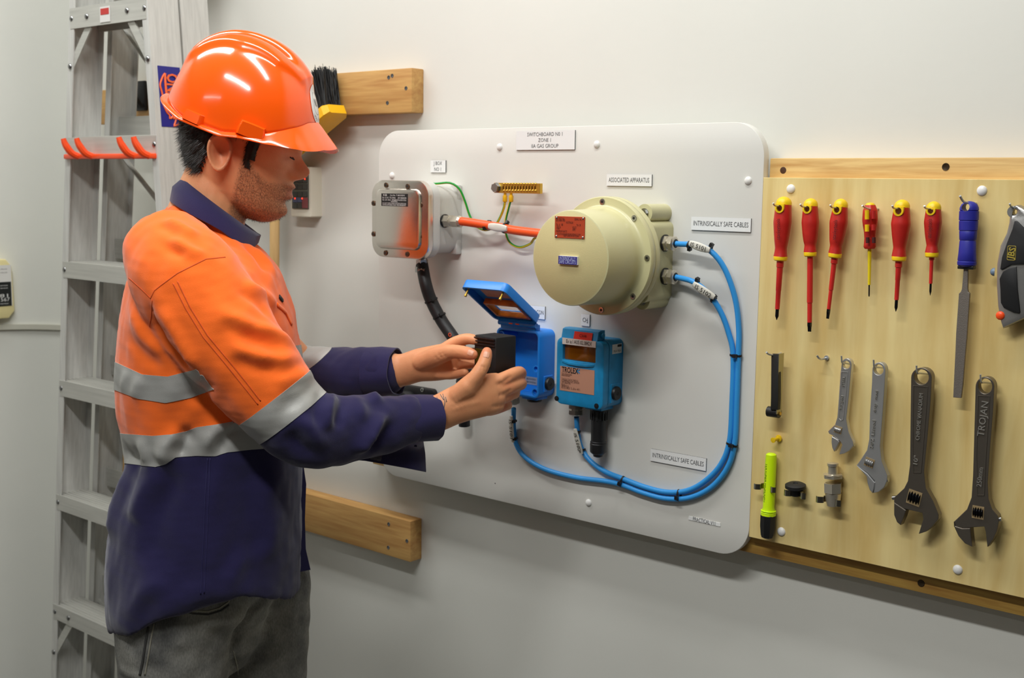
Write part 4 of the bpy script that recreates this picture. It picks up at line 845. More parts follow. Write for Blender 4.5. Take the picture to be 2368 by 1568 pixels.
# ---------------------------------------------------------------- adjustable spanners
def spanner(label, mm, hole, hr, handle_l, handle_r, jaw, worm, letters, hpl=.080, th=.011, lm=None, panel=None, pin=None):
    """outlines in close-up pixels; handle_l/handle_r from the ring down to the head, jaw = the loose jaw"""
    e0 = P(*Z6(*jaw[len(jaw)//2]), hpl); e = empty('adjustable_spanner', tuple(e0)); tag(e, label, 'spanner', 'adjustable spanners on the tool board')
    def pz(pts): return [(P(*Z6(*q), hpl)[0], P(*Z6(*q), hpl)[2]) for q in pts]
    hc = P(*Z6(*hole), hpl); sc = np.linalg.norm(P(*Z6(hole[0]+50, hole[1]), hpl)-hc)/50; scz = np.linalg.norm(P(*Z6(hole[0], hole[1]+50), hpl)-hc)/50
    R0 = abs(handle_r[0][0]-handle_l[0][0])/2
    cx_ = (handle_r[0][0]+handle_l[0][0])/2; arc = []
    for t in np.linspace(0, math.pi, 14)[1:-1]: arc.append((cx_+R0*math.cos(t), handle_l[0][1]-(hole[1]-handle_l[0][1] > -200)*0-abs(hr[2])*math.sin(t)))
    outl = pz(handle_r[::-1]+arc+handle_l)
    hol = circle2(hc[0], hc[2], hr[0]*sc, 22, hr[1]*scz)
    body = obj('body', *prism(outl, -hpl+th, -hpl, .0008, holes=[hol], bevb=.0005), mm, e, 18)
    if panel: 
        for nm, sgn in (('recess_rim', 1),):
            V, F = prism(pz(panel), -hpl, -hpl-.0007, .0003, holes=[poly_offset(pz(panel), .0011)]); obj('recess_rim', V, F, mm, body, 40)
    jw = obj('loose_jaw', *prism(pz(jaw), -hpl+th-.001, -hpl-.0012, .0012), mm, e, 18)
    wx, wy, ww, wh, wr = worm
    c = P(*Z6(wx, wy), hpl); hw, hh_ = ww*sc/2, wh*scz/2
    ca, sa = math.cos(R_(wr)), math.sin(R_(wr))
    fr = [(c[0]+x*ca-z*sa, c[2]+x*sa+z*ca) for x, z in ((-hw, -hh_), (hw, -hh_), (hw, hh_), (-hw, hh_))]
    obj('worm_slot', *prism(fr, -hpl, -hpl-.0005, 0), mat('slot_tan', (150, 128, 92), .5), body, None)
    ux = np.array([ca, 0, sa]); uz = np.array([-sa, 0, ca]); rings = []; nR = 29
    for i in range(nR):
        t = i/(nR-1); r_ = hh_*.72*(.80+.20*math.cos(t*2*math.pi*4)) if 0 < i < nR-1 else hh_*.45
        kk = r_/(hh_*.72); rings.append(circ(c+ux*hw*.86*(2*t-1)+np.array([0, .0005, 0]), uz, np.array([0, -1.0, 0]), hh_*.84*kk, .0052*kk, n=14))
    obj('worm_screw', *loft(rings), mat('worm_black', (36, 36, 38), .3, metal=.8) if lm is None else mm, e, 50)
    if pin: 
        c2 = P(*Z6(*pin), hpl-.004); obj('pivot_pin', *cyl(c2+np.array([-.004, 0, -.001]), c2+np.array([.003, 0, .001]), .0033, n=12), M_steel, e)
    for s, pa, pb, hh2 in letters:
        A_ = P(*Z6(*pa), hpl+.0008); B_ = P(*Z6(*pb), hpl+.0008); d = B_-A_; L_ = np.linalg.norm(d); d /= L_
        text(s, (A_+B_)/2, d, np.cross(np.array([0, -1.0, 0]), d), hh2*.82, mat('raised_letter', (176, 172, 164), .3, metal=.6), body, width=L_*.98, depth=.0005)
    k = P(*Z6(hole[0], hole[1]-hr[1]*.6), hpl-th/2); zz = k[2]
    hook([np.array([k[0]+.006, -HP+.004, zz-.004]), np.array([k[0]+.004, -HP-.006, zz-.003]), np.array([k[0], -hpl+.004, zz-.001]), np.array([k[0]-.0005, -hpl-.008, zz+.001]), np.array([k[0]-.001, -hpl-.011, zz+.012])], 'steel hook through the '+label.split(',')[0])
    return e
M_chr = mat('chrome_satin', (206, 204, 202), rough=.28, metal=.8); M_chr2 = mat('chrome_matt', (178, 178, 178), rough=.4, metal=.7); M_dk = mat('dark_nickel', (122, 114, 104), rough=.32, metal=.8)
spanner('smallest chrome adjustable spanner, hanging left of the others', M_chr, (562, 152), (20, 21, 34), [(536, 150), (530, 200), (520, 350), (513, 440), (500, 480), (462, 516), (468, 530), (490, 540), (528, 570), (540, 590), (524, 640)], [(592, 150), (586, 220), (574, 350), (562, 450), (575, 520), (600, 575), (602, 595), (580, 622), (548, 640), (526, 644)], [(484, 542), (520, 564), (526, 575), (505, 618), (497, 628), (486, 606), (482, 575)], (518, 508, 42, 40, -10), [('STEEL', (545, 272), (550, 215), .0055), ('forged', (530, 395), (541, 320), .0055)], th=.009, lm=1, pin=(598, 590), hpl=.076, panel=[(535, 188), (573, 190), (562, 320), (548, 452), (534, 460), (521, 448)])
spanner('satin grey adjustable spanner with closed jaws, second from left', M_chr2, (739, 178), (27, 29, 42), [(705, 180), (703, 250), (692, 420), (688, 560), (676, 620), (650, 660), (620, 702), (640, 718), (680, 745), (720, 790), (716, 835), (712, 856)], [(778, 180), (772, 280), (760, 450), (748, 600), (756, 680), (788, 760), (786, 790), (770, 825), (740, 850)], [(620, 702), (640, 718), (680, 748), (700, 772), (722, 798), (716, 832), (708, 856), (692, 838), (680, 800), (676, 765), (655, 742)], (690, 688, 52, 50, -14), [('steel', (724, 340), (731, 292), .0055), ('drop', (718, 412), (723, 362), .0055), ('Lissed', (708, 540), (716, 455), .007), ('24PZ', (701, 610), (708, 555), .0065)], th=.011, lm=1, pin=(784, 785), hpl=.079)
spanner('dark ten inch adjustable spanner with open jaws, second from right', M_dk, (975, 218), (40, 42, 55), [(918, 222), (917, 300), (914, 520), (912, 700), (900, 790), (880, 830), (826, 880), (824, 905), (850, 935), (893, 945), (980, 965), (985, 1000), (960, 1080)], [(1032, 222), (1026, 350), (1008, 560), (990, 740), (1000, 830), (1040, 900), (1070, 975), (1068, 1000), (1035, 1040), (1000, 1068), (963, 1080)], [(826, 905), (893, 950), (882, 985), (862, 1032), (842, 1015), (826, 975)], (936, 882, 76, 82, -10), [('CHROME VANADIUM', (955, 568), (976, 306), .0075), ('10"', (942, 702), (949, 655), .0085)], th=.013, pin=(832, 882), hpl=.081, panel=[(930, 264), (1012, 270), (1004, 400), (984, 640), (975, 745), (930, 745), (926, 600), (928, 400)])
spanner('dark adjustable spanner with wide open jaws, rightmost of the row', M_dk, (1325, 268), (38, 42, 55), [(1272, 272), (1270, 350), (1264, 560), (1258, 760), (1250, 880), (1225, 945), (1155, 1012), (1160, 1035), (1200, 1048), (1245, 1045), (1320, 1040), (1328, 1070), (1337, 1150)], [(1376, 272), (1370, 400), (1352, 620), (1340, 800), (1345, 890), (1365, 945), (1395, 980), (1402, 1010), (1392, 1060), (1370, 1110), (1340, 1152)], [(1155, 1012), (1160, 1035), (1200, 1048), (1246, 1047), (1248, 1075), (1253, 1120), (1257, 1152), (1215, 1132), (1180, 1092), (1160, 1050)], (1287, 962, 66, 72, 0), [('TROJAN', (1302, 545), (1328, 350), .0125), ('250mm', (1293, 822), (1303, 715), .009)], th=.013, pin=(1405, 1000), hpl=.081, panel=[(1285, 318), (1352, 322), (1346, 450), (1332, 650), (1322, 870), (1280, 870), (1276, 650), (1282, 450)])

# ---------------------------------------------------------------- the rest of the board
# folded hex key / gauge set on a hook
fg = empty('gauge_set', tuple(P(1790, 960, .07))); tag(fg, 'black folded gauge set hanging from a hook at the left', 'gauge')
def Zp(pts, hh): return [(P(*Z6(*q), hh)[0], P(*Z6(*q), hh)[2]) for q in pts]
obj('case', *prism(Zp([(150, 92), (190, 94), (189, 340), (186, 400), (146, 400), (148, 330)], .090), -.081, -.090, .001), mat('gauge_black', (34, 33, 32), .5, var=.4, vscale=12, stretch=(60, 1, 1)), fg, 40)
obj('side_plate', *box((P(*Z6(190, 94), .09)[0], -.0895, P(*Z6(190, 425), .09)[2]), (P(*Z6(190, 94), .09)[0]+.0012, -.0735, P(*Z6(190, 92), .09)[2])), mat('gauge_steel', (176, 170, 140), .35, metal=.9), fg, None)
c = P(*Z6(158, 410), .08); obj('pivot', *cyl(c+np.array([-.008, 0, 0]), c+np.array([.012, 0, 0]), .0085, n=18), M_bk, fg)
obj('pivot_screw', *cyl(c+np.array([.0118, 0, -.001]), c+np.array([.0145, 0, -.001]), .003, n=10), M_brass, fg)
k = P(*Z6(205, 85), HP); hook([k+np.array([0, .004, 0]), k+np.array([-.001, -.012, -.002]), P(*Z6(160, 98), .088), P(*Z6(135, 92), .096), P(*Z6(125, 82), .10)], 'steel hook carrying the black gauge set', .0017)
k = P(*Z6(458, 112), HP); o = hook([k+np.array([0, .004, 0]), k+np.array([-.001, -.010, -.001]), P(*Z6(422, 120), .082), P(*Z6(410, 112), .088), P(*Z6(402, 100), .090)], 'empty steel hook left of the smallest spanner', .0017)
obj('collar', *cyl(k+np.array([0, .002, 0]), k+np.array([0, -.003, 0]), .0038, n=12), M_hook, o)
c = P(*Z6(198, 553), HP); pp = obj('push_pin', *lathe(c, c+np.array([-.004, -.022, -.002]), [(0, .0028), (.002, .0058), (.004, .0056), (.005, .003), (.014, .0026), (.0155, .0042), (.018, .0044), (.0185, .0003)], 16), M_sdy, None); tag(pp, 'yellow push pin above the highlighter', 'push pin')

M_spr = mat('spring_steel', (176, 170, 156), rough=.25, metal=1)
def clip(label, zx, zy, wd, hgt, r):
    """sprung tool clip: flat base on the board and two curled arms"""
    c = P(*Z6(zx, zy), HP); e = empty('spring_clip', tuple(c)); tag(e, label, 'clip', 'spring clips on the tool board')
    obj('base', *rbox((c[0], -HP-.001, c[2]), (.012, .002, hgt), .0004, 1), M_spr, e)
    cy_ = -HP-.004-r
    pts = lambda s: [(c[0]+s*.003, -HP-.002), (c[0]+s*(r*.8), cy_+r*.75), (c[0]+s*(r+.0015), cy_), (c[0]+s*(r*.9), cy_-r*.6), (c[0]+s*(r+.006), cy_-r*.8-.003), (c[0]+s*(r+.010), cy_-r*.5-.003)]
    for s in (-1, 1):
        q = spline([(a_, b_, 0) for a_, b_ in pts(s)], .002); T = np.gradient(q, axis=0); T /= np.linalg.norm(T, axis=1)[:, None]; N = np.stack([-T[:, 1], T[:, 0], T[:, 2]*0], 1)*.0005
        rings = [[(q[i][0]+N[i][0], q[i][1]+N[i][1], c[2]-hgt/2), (q[i][0]+N[i][0], q[i][1]+N[i][1], c[2]+hgt/2), (q[i][0]-N[i][0], q[i][1]-N[i][1], c[2]+hgt/2), (q[i][0]-N[i][0], q[i][1]-N[i][1], c[2]-hgt/2)] for i in range(len(q))]
        obj('arm', *loft(rings), M_spr, e, 40)
    return e, np.array([c[0], cy_, c[2]])
e, cc = clip('spring clip gripping the yellow highlighter', 150, 815, .02, .009, .0095)
hl = empty('highlighter_pen', tuple(P(*Z6(128, 1102), .07))); tag(hl, 'fluorescent yellow highlighter pen with a black cap pointing down', 'pen')
hp_ = -cc[1]
def hx(zy): return P(*Z6(151-23*(zy-640)/(1102-640), zy), hp_)
sc = np.linalg.norm(hx(1000)-hx(700))/300
M_fy = mat('fluorescent_yellow', (214, 250, 10), rough=.4, emit=.0); M_fy.node_tree.nodes['Principled BSDF'].inputs['Emission Color'].default_value = (0, 0, 0, 1)
obj('barrel', *lathe(hx(638), hx(1102), [(0, 20*sc), (6*sc, 28*sc), (30*sc, 30*sc), (295*sc, 31*sc), (315*sc, 36*sc), (330*sc, 41*sc), (338*sc, 41*sc)], 12), M_fy, hl, 30)
for zz in (950, 960): obj('rib', *lathe(hx(zz), hx(1102), [(0, 39*sc), (1.5*sc, 41*sc), (4*sc, 40*sc)], 20), M_fy, hl)
obj('cap', *lathe(hx(974), hx(1102), [(0, 40*sc), (3*sc, 42.5*sc), (60*sc, 42*sc), (110*sc, 36*sc), (124*sc, 31*sc), (128*sc, 24*sc)], 8), M_bk, hl, 30)
pa, pb = hx(690)+np.array([-.0035, -.0087, 0]), hx(905)+np.array([-.0035, -.0087, 0]); dd = (pb-pa)/np.linalg.norm(pb-pa)
text('TEXTLINER HIGHLIGHT', (pa+pb)/2, dd, np.cross(np.array([0, -1.0, 0]), dd), .0045, M_k, hl, width=np.linalg.norm(pb-pa))
e, cc = clip('spring clip gripping the black grommet', 312, 850, .02, .010, .0085)
gm = empty('rubber_grommet', (cc[0], cc[1], P(*Z6(300, 835), .07)[2])); tag(gm, 'round black rubber grommet sitting on a spring clip', 'grommet')
g0_ = np.array([cc[0]-.002, cc[1]-.002, P(*Z6(303, 838), .075)[2]])
obj('disc', *lathe(g0_, g0_+np.array([0, -.1, 1]), [(0, .012), (.001, .0165), (.006, .0165), (.0085, .012), (.0088, .004), (.0075, .0035), (.007, .0005)], 28), M_rub, gm)
obj('stem', *cyl(g0_+np.array([0, 0, .001]), g0_+np.array([0, .001, -.012]), .0075, n=18), M_rub, gm)
e, cc = clip('spring clip gripping the brass cable gland', 500, 885, .02, .010, .0105)
cg = empty('cable_gland', tuple(P(*Z6(490, 925), .07))); tag(cg, 'shiny nickel cable gland standing in a spring clip', 'cable gland')
gy = -cc[1]
def gx(zy): return P(*Z6(489+(zy-700)*.01, zy), gy)
sc = np.linalg.norm(gx(900)-gx(700))/200
obj('gland_body', *join(lathe(gx(690), gx(930), [(0, 24*sc), (2*sc, 30*sc), (16*sc, 30*sc), (18*sc, 26*sc), (60*sc, 27*sc), (62*sc, 40*sc), (66*sc, 51*sc)], 24), lathe(gx(800), gx(930), [(0, 40*sc), (55*sc, 40*sc), (57*sc, 44*sc), (75*sc, 42*sc), (105*sc, 38*sc), (125*sc, 34*sc), (128*sc, 24*sc)], 24)), M_nick, cg, 30)
obj('hexagon', *cyl(gx(752), gx(772), 54*sc, n=6), M_nick, cg, 25); obj('hexagon', *cyl(gx(800), gx(852), 50*sc, n=6, ph=.2), M_nick, cg, 25)
# ================================================================= the worker
WA = R_(52.0); WF = np.array([math.cos(WA), math.sin(WA), 0]); WR = np.array([WF[1], -WF[0], 0]); WU = np.array([0, 0, 1.0]); WM = np.array([-1.677, -.499, 0])
def W(x, y, off=0.0):                 # point of a photo pixel lying off metres to the worker's right of his middle plane
    d = ray(x, y); t = ((WM-CAM) @ WR+off)/(d @ WR); return CAM+d*t
def mirror(p): p = np.asarray(p, float); return p-2*((p-WM) @ WR)*WR
def projn(Pn):
    d = Pn-CAM; z = d @ _f; return CX+FPX*(d @ RT)/z, CY-FPX*(d @ UP)/z
def etube(pts, radii, hint=None, n=24, step=.012, cap=True):
    """tube with elliptical sections (along hint, across it) and rounded ends"""
    p = np.asarray(pts, float); q = spline(p, step); s = np.concatenate([[0], np.cumsum(np.linalg.norm(np.diff(p, axis=0), axis=1))]); sq = np.concatenate([[0], np.cumsum(np.linalg.norm(np.diff(q, axis=0), axis=1))]); sq *= s[-1]/sq[-1]
    rd = np.array([(r, r) if np.isscalar(r) else r for r in radii], float); ra = np.interp(sq, s, rd[:, 0]); rb = np.interp(sq, s, rd[:, 1])
    k = np.ones(5)/5
    if len(ra) > 9:
        for r in (ra, rb): r[2:-2] = np.convolve(r, k, 'valid')
    T = np.gradient(q, axis=0); T /= np.linalg.norm(T, axis=1)[:, None]; rings = []; h = np.array(WR if hint is None else hint, float)
    fr = []
    for i in range(len(q)):
        a = h-T[i]*(h @ T[i]); a /= np.linalg.norm(a); fr.append((a, np.cross(T[i], a)))
    if cap:
        for t in (80, 55, 25): a, b = fr[0]; c, s_ = math.cos(R_(t)), math.sin(R_(t)); rings.append(circ(q[0]-T[0]*min(ra[0], rb[0])*s_, a, b, ra[0]*c, rb[0]*c, n))
    for i in range(len(q)): rings.append(circ(q[i], *fr[i], ra[i], rb[i], n))
    if cap:
        for t in (25, 55, 80): a, b = fr[-1]; c, s_ = math.cos(R_(t)), math.sin(R_(t)); rings.append(circ(q[-1]+T[-1]*min(ra[-1], rb[-1])*s_, a, b, ra[-1]*c, rb[-1]*c, n))
    return loft(rings)
def fuse(parts, voxel, smooth=6, fac=.5):
    """one continuous closed surface out of overlapping closed ones"""
    V, F = join(*parts); me = bpy.data.meshes.new('x'); me.from_pydata([tuple(v) for v in V], [], [tuple(f) for f in F])
    bm = bmesh.new(); bm.from_mesh(me); bmesh.ops.recalc_face_normals(bm, faces=bm.faces); bm.to_mesh(me); bm.free()
    o = bpy.data.objects.new('x', me); COL.objects.link(o); m = o.modifiers.new('r', 'REMESH'); m.mode = 'VOXEL'; m.voxel_size = voxel; m.adaptivity = 0
    if smooth: s = o.modifiers.new('s', 'SMOOTH'); s.factor = fac; s.iterations = smooth
    dg = bpy.context.evaluated_depsgraph_get(); m2 = bpy.data.meshes.new_from_object(o.evaluated_get(dg))
    V = np.empty(len(m2.vertices)*3); m2.vertices.foreach_get('co', V); V = V.reshape(-1, 3); F = [tuple(p.vertices) for p in m2.polygons]
    bpy.data.objects.remove(o); bpy.data.meshes.remove(m2); return V, F
def vnormals(V, F):
    F4 = np.array([f if len(f) == 4 else (f[0], f[1], f[2], f[2]) for f in F]); fn = np.cross(V[F4[:, 2]]-V[F4[:, 0]], V[F4[:, 3]]-V[F4[:, 1]])
    tri = F4[:, 2] == F4[:, 3]
    if tri.any(): fn[tri] = np.cross(V[F4[tri, 1]]-V[F4[tri, 0]], V[F4[tri, 2]]-V[F4[tri, 0]])
    N = np.zeros_like(V)
    for k in range(4): np.add.at(N, F4[:, k], fn)
    N /= np.maximum(np.linalg.norm(N, axis=1), 1e-12)[:, None]
    c = V.mean(0)
    return N if ((V-c)*N).sum() > 0 else -N
def bvh(V, F): return BVHTree.FromPolygons([tuple(v) for v in V], [tuple(f) for f in F])
def cast(tree, x, y):
    h = tree.ray_cast(Vector(CAM), Vector(ray(x, y)).normalized()); return (np.array(h[0]), np.array(h[1])) if h[0] is not None else (None, None)
def drape(tree, pts, step=6):
    out = []; nn = []
    for (x0, y0), (x1, y1) in zip(pts[:-1], pts[1:]):
        k = max(1, int(math.hypot(x1-x0, y1-y0)/step))
        for i in range(k):
            p, n = cast(tree, x0+(x1-x0)*i/k, y0+(y1-y0)*i/k)
            if p is not None:
                if n @ (CAM-p) < 0: n = -n
                out.append(p); nn.append(n)
    return np.array(out), np.array(nn)
AMP = 1.0
def crease(V, N, tree, folds):
    """raise or press soft folds along lines on the cloth"""
    D = np.zeros(len(V))
    for pts, wd, amp in folds:
        P2, _ = drape(tree, [tuple(q) for q in spline([(a, b, 0) for a, b in pts], 8)[:, :2]], 5)
        if len(P2) < 2: continue
        lo, hi = P2.min(0)-4*wd, P2.max(0)+4*wd; idx = np.where(((V > lo) & (V < hi)).all(1))[0]
        if len(idx) == 0: continue
        d2 = ((V[idx][:, None, :]-P2[None])**2).sum(2); j = d2.argmin(1); dm = np.sqrt(d2.min(1)); e = np.minimum(j, len(P2)-1-j)/max(1, len(P2)-1); fade = np.clip(e*5, 0.12, 1)
        D[idx] += AMP*amp*np.exp(-(dm/wd)**2)*fade
    return V+N*D[:, None]
def relax(V, F, D, it=3):
    E = np.array([(f[i], f[(i+1) % len(f)]) for f in F for i in range(len(f))]); cnt = np.zeros(len(V)); np.add.at(cnt, E[:, 0], 1); np.add.at(cnt, E[:, 1], 1)
    for _ in range(it):
        s = np.zeros_like(D); np.add.at(s, E[:, 0], D[E[:, 1]]); np.add.at(s, E[:, 1], D[E[:, 0]]); D = .4*D+.6*s/np.maximum(cnt, 1)[:, None]
    return D
def vnoise(V, scale, seed=0):
    """smooth pseudo noise from a few random waves"""
    r = np.random.RandomState(seed); s = np.zeros(len(V))
    for i in range(10): k = r.normal(size=3)*scale; s += np.sin(V @ k+r.uniform(0, 6.28))
    return s/3.2
def clip_between(V, F, s, lo, hi):
    """cut the part of a surface where lo < s < hi, with clean edges"""
    out = []; fo = []
    def cut(poly, val, sg):
        r = []
        for i in range(len(poly)):
            a, b = poly[i], poly[(i+1) % len(poly)]; va, vb = sg*(a[1]-val), sg*(b[1]-val)
            if va >= 0: r.append(a)
            if va*vb < 0: t = va/(va-vb); r.append((a[0]+(b[0]-a[0])*t, val))
        return r
    for f in F:
        ss = [s[i] for i in f]
        if max(ss) <= lo or min(ss) >= hi or max(ss) > 40: continue
        p = [(V[i], s[i]) for i in f]
        if min(ss) < lo: p = cut(p, lo, 1)
        if len(p) > 2 and max(ss) > hi: p = cut(p, hi, -1)
        if len(p) < 3: continue
        k = len(out); out += [q[0] for q in p]; fo.append(tuple(range(k, k+len(p))))
    return np.array(out), fo
def weld(V, F, d=1e-5):
    key = {}; idx = []; nv = []
    for v in np.round(V/d).astype(np.int64):
        t = tuple(v)
        if t not in key: key[t] = len(nv); nv.append(v*d)
        idx.append(key[t])
    return np.array(nv), [tuple(idx[i] for i in f) for f in F if len(set(idx[i] for i in f)) > 2]
def seam(tree, pts, r, m, parent, name='seam', lift=.0003, flat=True):
    P2, N2 = drape(tree, pts, 5)
    if len(P2) < 3: return None
    P2 = P2+N2*lift; rings = []
    T = np.gradient(P2, axis=0); T /= np.maximum(np.linalg.norm(T, axis=1), 1e-9)[:, None]
    for i in range(len(P2)): s = np.cross(T[i], N2[i]); rings.append(circ(P2[i], s, N2[i], r, r*.4 if flat else r, n=6))
    return obj(name, *loft(rings), m, parent, 180)

wk = empty('person', tuple(WM+np.array([0, 0, 0]))); tag(wk, 'person in orange and navy work shirt, grey jeans and orange hard hat handling a module', 'person')

# ---------------------------------------------------------------- head frame (tilted forward) and head surface
TH = R_(16.0); HY = R_(6.0); WF1 = WF*math.cos(HY)+WR*math.sin(HY); HL = WF*math.sin(HY)-WR*math.cos(HY); HF = WF1*math.cos(TH)-WU*math.sin(TH); HU = WF1*math.sin(TH)+WU*math.cos(TH); HO = W(535, 365, 0)
def hw(f, l, u): return HO+np.multiply.outer(f, HF)+np.multiply.outer(l, HL)+np.multiply.outer(u, HU)
hv_ = np.array([.140, .134, .12, .10, .075, .055, .045, .035, .020, .005, -.010, -.025, -.040, -.055, -.068, -.078, -.086, -.091])[::-1]
hf_ = np.array([.010, .045, .072, .092, .105, .110, .1115, .107, .104, .103, .105, .106, .106, .107, .107, .103, .092, .078])[::-1]
hb_a = np.array([-.006, -.040, -.063, -.080, -.089, -.092, -.092, -.091, -.088, -.083, -.076, -.066, -.055, -.040, -.018, .006, .028, .045])[::-1]
hwd = np.array([.008, .040, .056, .068, .075, .077, .077, .0765, .075, .073, .0705, .068, .065, .061, .054, .044, .030, .012])[::-1]
def g(x, c, s): return np.exp(-((x-c)/s)**2)
def face_disp(l, v):
    al = np.abs(l)
    nose = np.interp(v, [-.016, -.010, -.006, -.001, .006, .012, .018, .024, .030, .037, .046], [0, .003, .010, .021, .029, .0320, .0305, .022, .013, .005, 0])
    sg = np.interp(v, [-.01, .004, .018, .035], [.0125, .0125, .0095, .0075])
    d = nose*np.exp(-(al/sg)**2.4)
    d += .009*g(al, .0145, .0062)*g(v, .002, .0075)
    d += .0125*g(v, -.0175, .0055)*np.exp(-(al/.021)**2)+.0055*g(v, -.027, .004)*np.exp(-(al/.022)**2)+.0125*g(v, -.0355, .006)*np.exp(-(al/.019)**2)
    d += .008*g(v, -.062, .012)*np.exp(-(al/.020)**2)-.002*g(v, -.047, .005)*np.exp(-(al/.02)**2)
    d += -.013*g(al, .031, .014)*g(v, .034, .012)+.006*g(al, .031, .011)*g(v, .033, .008)+.004*g(al, .028, .018)*g(v, .050, .006)
    d += -.002*g(al, .030, .012)*g(v, -.012, .014)
    return d
nth = 72
def head_grid(vs_, grow=0.0):
    R = []
    for v in vs_:
        f, b, w_ = np.interp(v, hv_, hf_)+grow, np.interp(v, hv_, hb_a)-grow, np.interp(v, hv_, hwd)+grow
        c, a = (f+b)/2, (f-b)/2; t = np.linspace(0, 2*math.pi, nth, endpoint=False); ct, st = np.cos(t), np.sin(t); e = 2/2.25
        x = np.sign(ct)*np.abs(ct)**e; y = np.sign(st)*np.abs(st)**e
        tp = np.interp(v, [-.085, -.05, .0, .05], [.30, .26, .16, .06]); y = y*(1-tp*np.clip(ct, 0, 1))
        X = c+a*x; Y = w_*y
        if not grow: X = X+face_disp(Y, np.full_like(Y, v))*np.clip((ct-.05)*3, 0, 1)
        R.append(hw(X, Y, np.full_like(X, v)))
    return R
hvs = np.concatenate([np.linspace(-.091, .06, 90), np.linspace(.064, .140, 22)])
head = loft(head_grid(hvs))
def ear(side):
    rings = []; nn = 30; ph = np.linspace(0, 2*math.pi, nn, endpoint=False)
    def pt(rho, back):
        ef = .0185+.0035*np.sin(ph); eu = .0310
        x = rho*np.cos(ph)*ef; z = rho*np.sin(ph)*eu
        ca, sa = math.cos(R_(12)), math.sin(R_(12)); f_ = x*ca-z*sa; u_ = x*sa+z*ca
        outw = .004+.012*(.5-.5*np.cos(ph))*rho+.0062*math.exp(-((rho-.90)/.10)**2)-.0100*math.exp(-(rho/.52)**2)+.0030*math.exp(-((rho-.62)/.09)**2)*(np.cos(ph) < .3)
        if back: outw = outw-.0058
        return hw(f_-.010, side*(.0770+outw), u_+.004)
    return loft([pt(r_, True) for r_ in (.05, .4, .8, 1.0)]+[pt(r_, False) for r_ in (1.04, .98, .86, .72, .55, .35, .15, .04)])
neck = etube([W(522, 385), W(500, 440), W(478, 500), W(462, 560), W(455, 620)], [(.050, .058), (.055, .061), (.058, .064), (.066, .074), (.09, .085)], WR)

# ---------------------------------------------------------------- hands: joints as (x, y, off), radius in metres
def finger(js, rs, hint=None): return etube([W(*j) for j in js], rs, hint if hint is not None else WR, 14, .006)
RHAND = [etube([W(985, 962, .118), W(1015, 955, .120), W(1045, 941, .123), W(1085, 925, .127), W(1125, 913, .128), W(1152, 907, .122)], [(.0225, .0320), (.0215, .0315), (.0205, .0320), (.0195, .0355), (.0175, .0375), (.0135, .0345)], WR, 28, .008),
  etube([W(1055, 915, .130), W(1082, 893, .140), W(1098, 876, .142)], [.0165, .0170, .0145], WR, 18, .008),
  finger([(1082, 893, .141), (1103, 868, .146), (1119, 841, .144), (1125, 820, .137), (1126, 814, .133)], [.0150, .0128, .0116, .0104, .0090]),
  finger([(1125, 890, .126), (1160, 878, .120), (1198, 861, .094), (1205, 866, .070), (1199, 869, .050), (1186, 869, .040)], [.0125, .0126, .0112, .0102, .0090, .0078]),
  finger([(1125, 908, .128), (1165, 900, .119), (1201, 886, .093), (1204, 890, .068), (1194, 890, .047)], [.0128, .0128, .0114, .0104, .0086]),
  finger([(1120, 928, .126), (1156, 922, .116), (1187, 909, .091), (1188, 911, .068), (1178, 910, .049)], [.0124, .0122, .0110, .0100, .0084]),
  finger([(1108, 948, .122), (1140, 946, .111), (1170, 937, .089), (1172, 938, .068), (1163, 936, .052)], [.0118, .0112, .0100, .0090, .0076])]
LHAND = [etube([W(905, 858, -.03), W(935, 855, -.022), W(968, 845, -.010), W(1005, 840, .004), W(1042, 834, .014)], [(.0225, .0320), (.0205, .0290), (.0215, .0300), (.0215, .0335), (.0160, .0330)], WR, 28, .008),
  etube([W(975, 838, .006), W(1008, 824, .030), W(1036, 815, .048)], [.0170, .0175, .0150], WR, 18, .008),
  finger([(1008, 824, .030), (1040, 814, .052), (1070, 815, .074), (1088, 819, .088), (1093, 820, .092)], [.0155, .0132, .0120, .0112, .0096]),
  finger([(1022, 812, .012), (1050, 794, .020), (1078, 784, .034), (1098, 786, .046), (1115, 790, .050)], [.0120, .0118, .0104, .0094, .0080]),
  finger([(1030, 828, .010), (1062, 822, .014), (1092, 816, .030), (1115, 815, .042)], [.0118, .0108, .0098, .0082]),
  finger([(1028, 848, .010), (1058, 846, .014), (1088, 842, .030), (1108, 840, .042)], [.0112, .0102, .0092, .0078]),
  finger([(1015, 864, .014), (1044, 866, .024), (1062, 864, .044), (1076, 861, .060)], [.0108, .0094, .0084, .0072])]
RE, RWR = W(712, 992, .205), W(1000, 960, .119); LE, LWR = W(715, 878, -.17), W(920, 857, -.026)
RS = W(432, 650, .150); LS = mirror(RS)
arms = [etube([RS, (RS+RE)/2, RE], [.045, .040, .033]), etube([RE, RE*.62+RWR*.38, RWR], [(.032, .034), (.031, .034), (.0225, .0320)], WR), etube([LS, (LS+LE)/2, LE], [.05, .045, .04]), etube([LE, LE*.62+LWR*.38, LWR], [(.040, .044), (.038, .043), (.0225, .0320)], WR)]
pel = W(470, 1360); core = [etube([W(455, 600), W(470, 800), W(480, 1050), pel], [(.12, .085), (.12, .085), (.11, .08), (.12, .08)], WR), etube([LS, W(440, 640), RS], [.06, .06, .06])]
RHIP, LHIP = W(400, 1395, .070), W(596, 1395, -.070)
RKN = RHIP+np.array([0, 0, -.42])-WF*.02; LKN = LHIP+np.array([0, 0, -.42])+WF*.03
def zset(p, z): q = p.copy(); q[2] = z; return q
RAN, LAN = zset(RKN-WF*.03, .09), zset(LKN-WF*.02, .09)
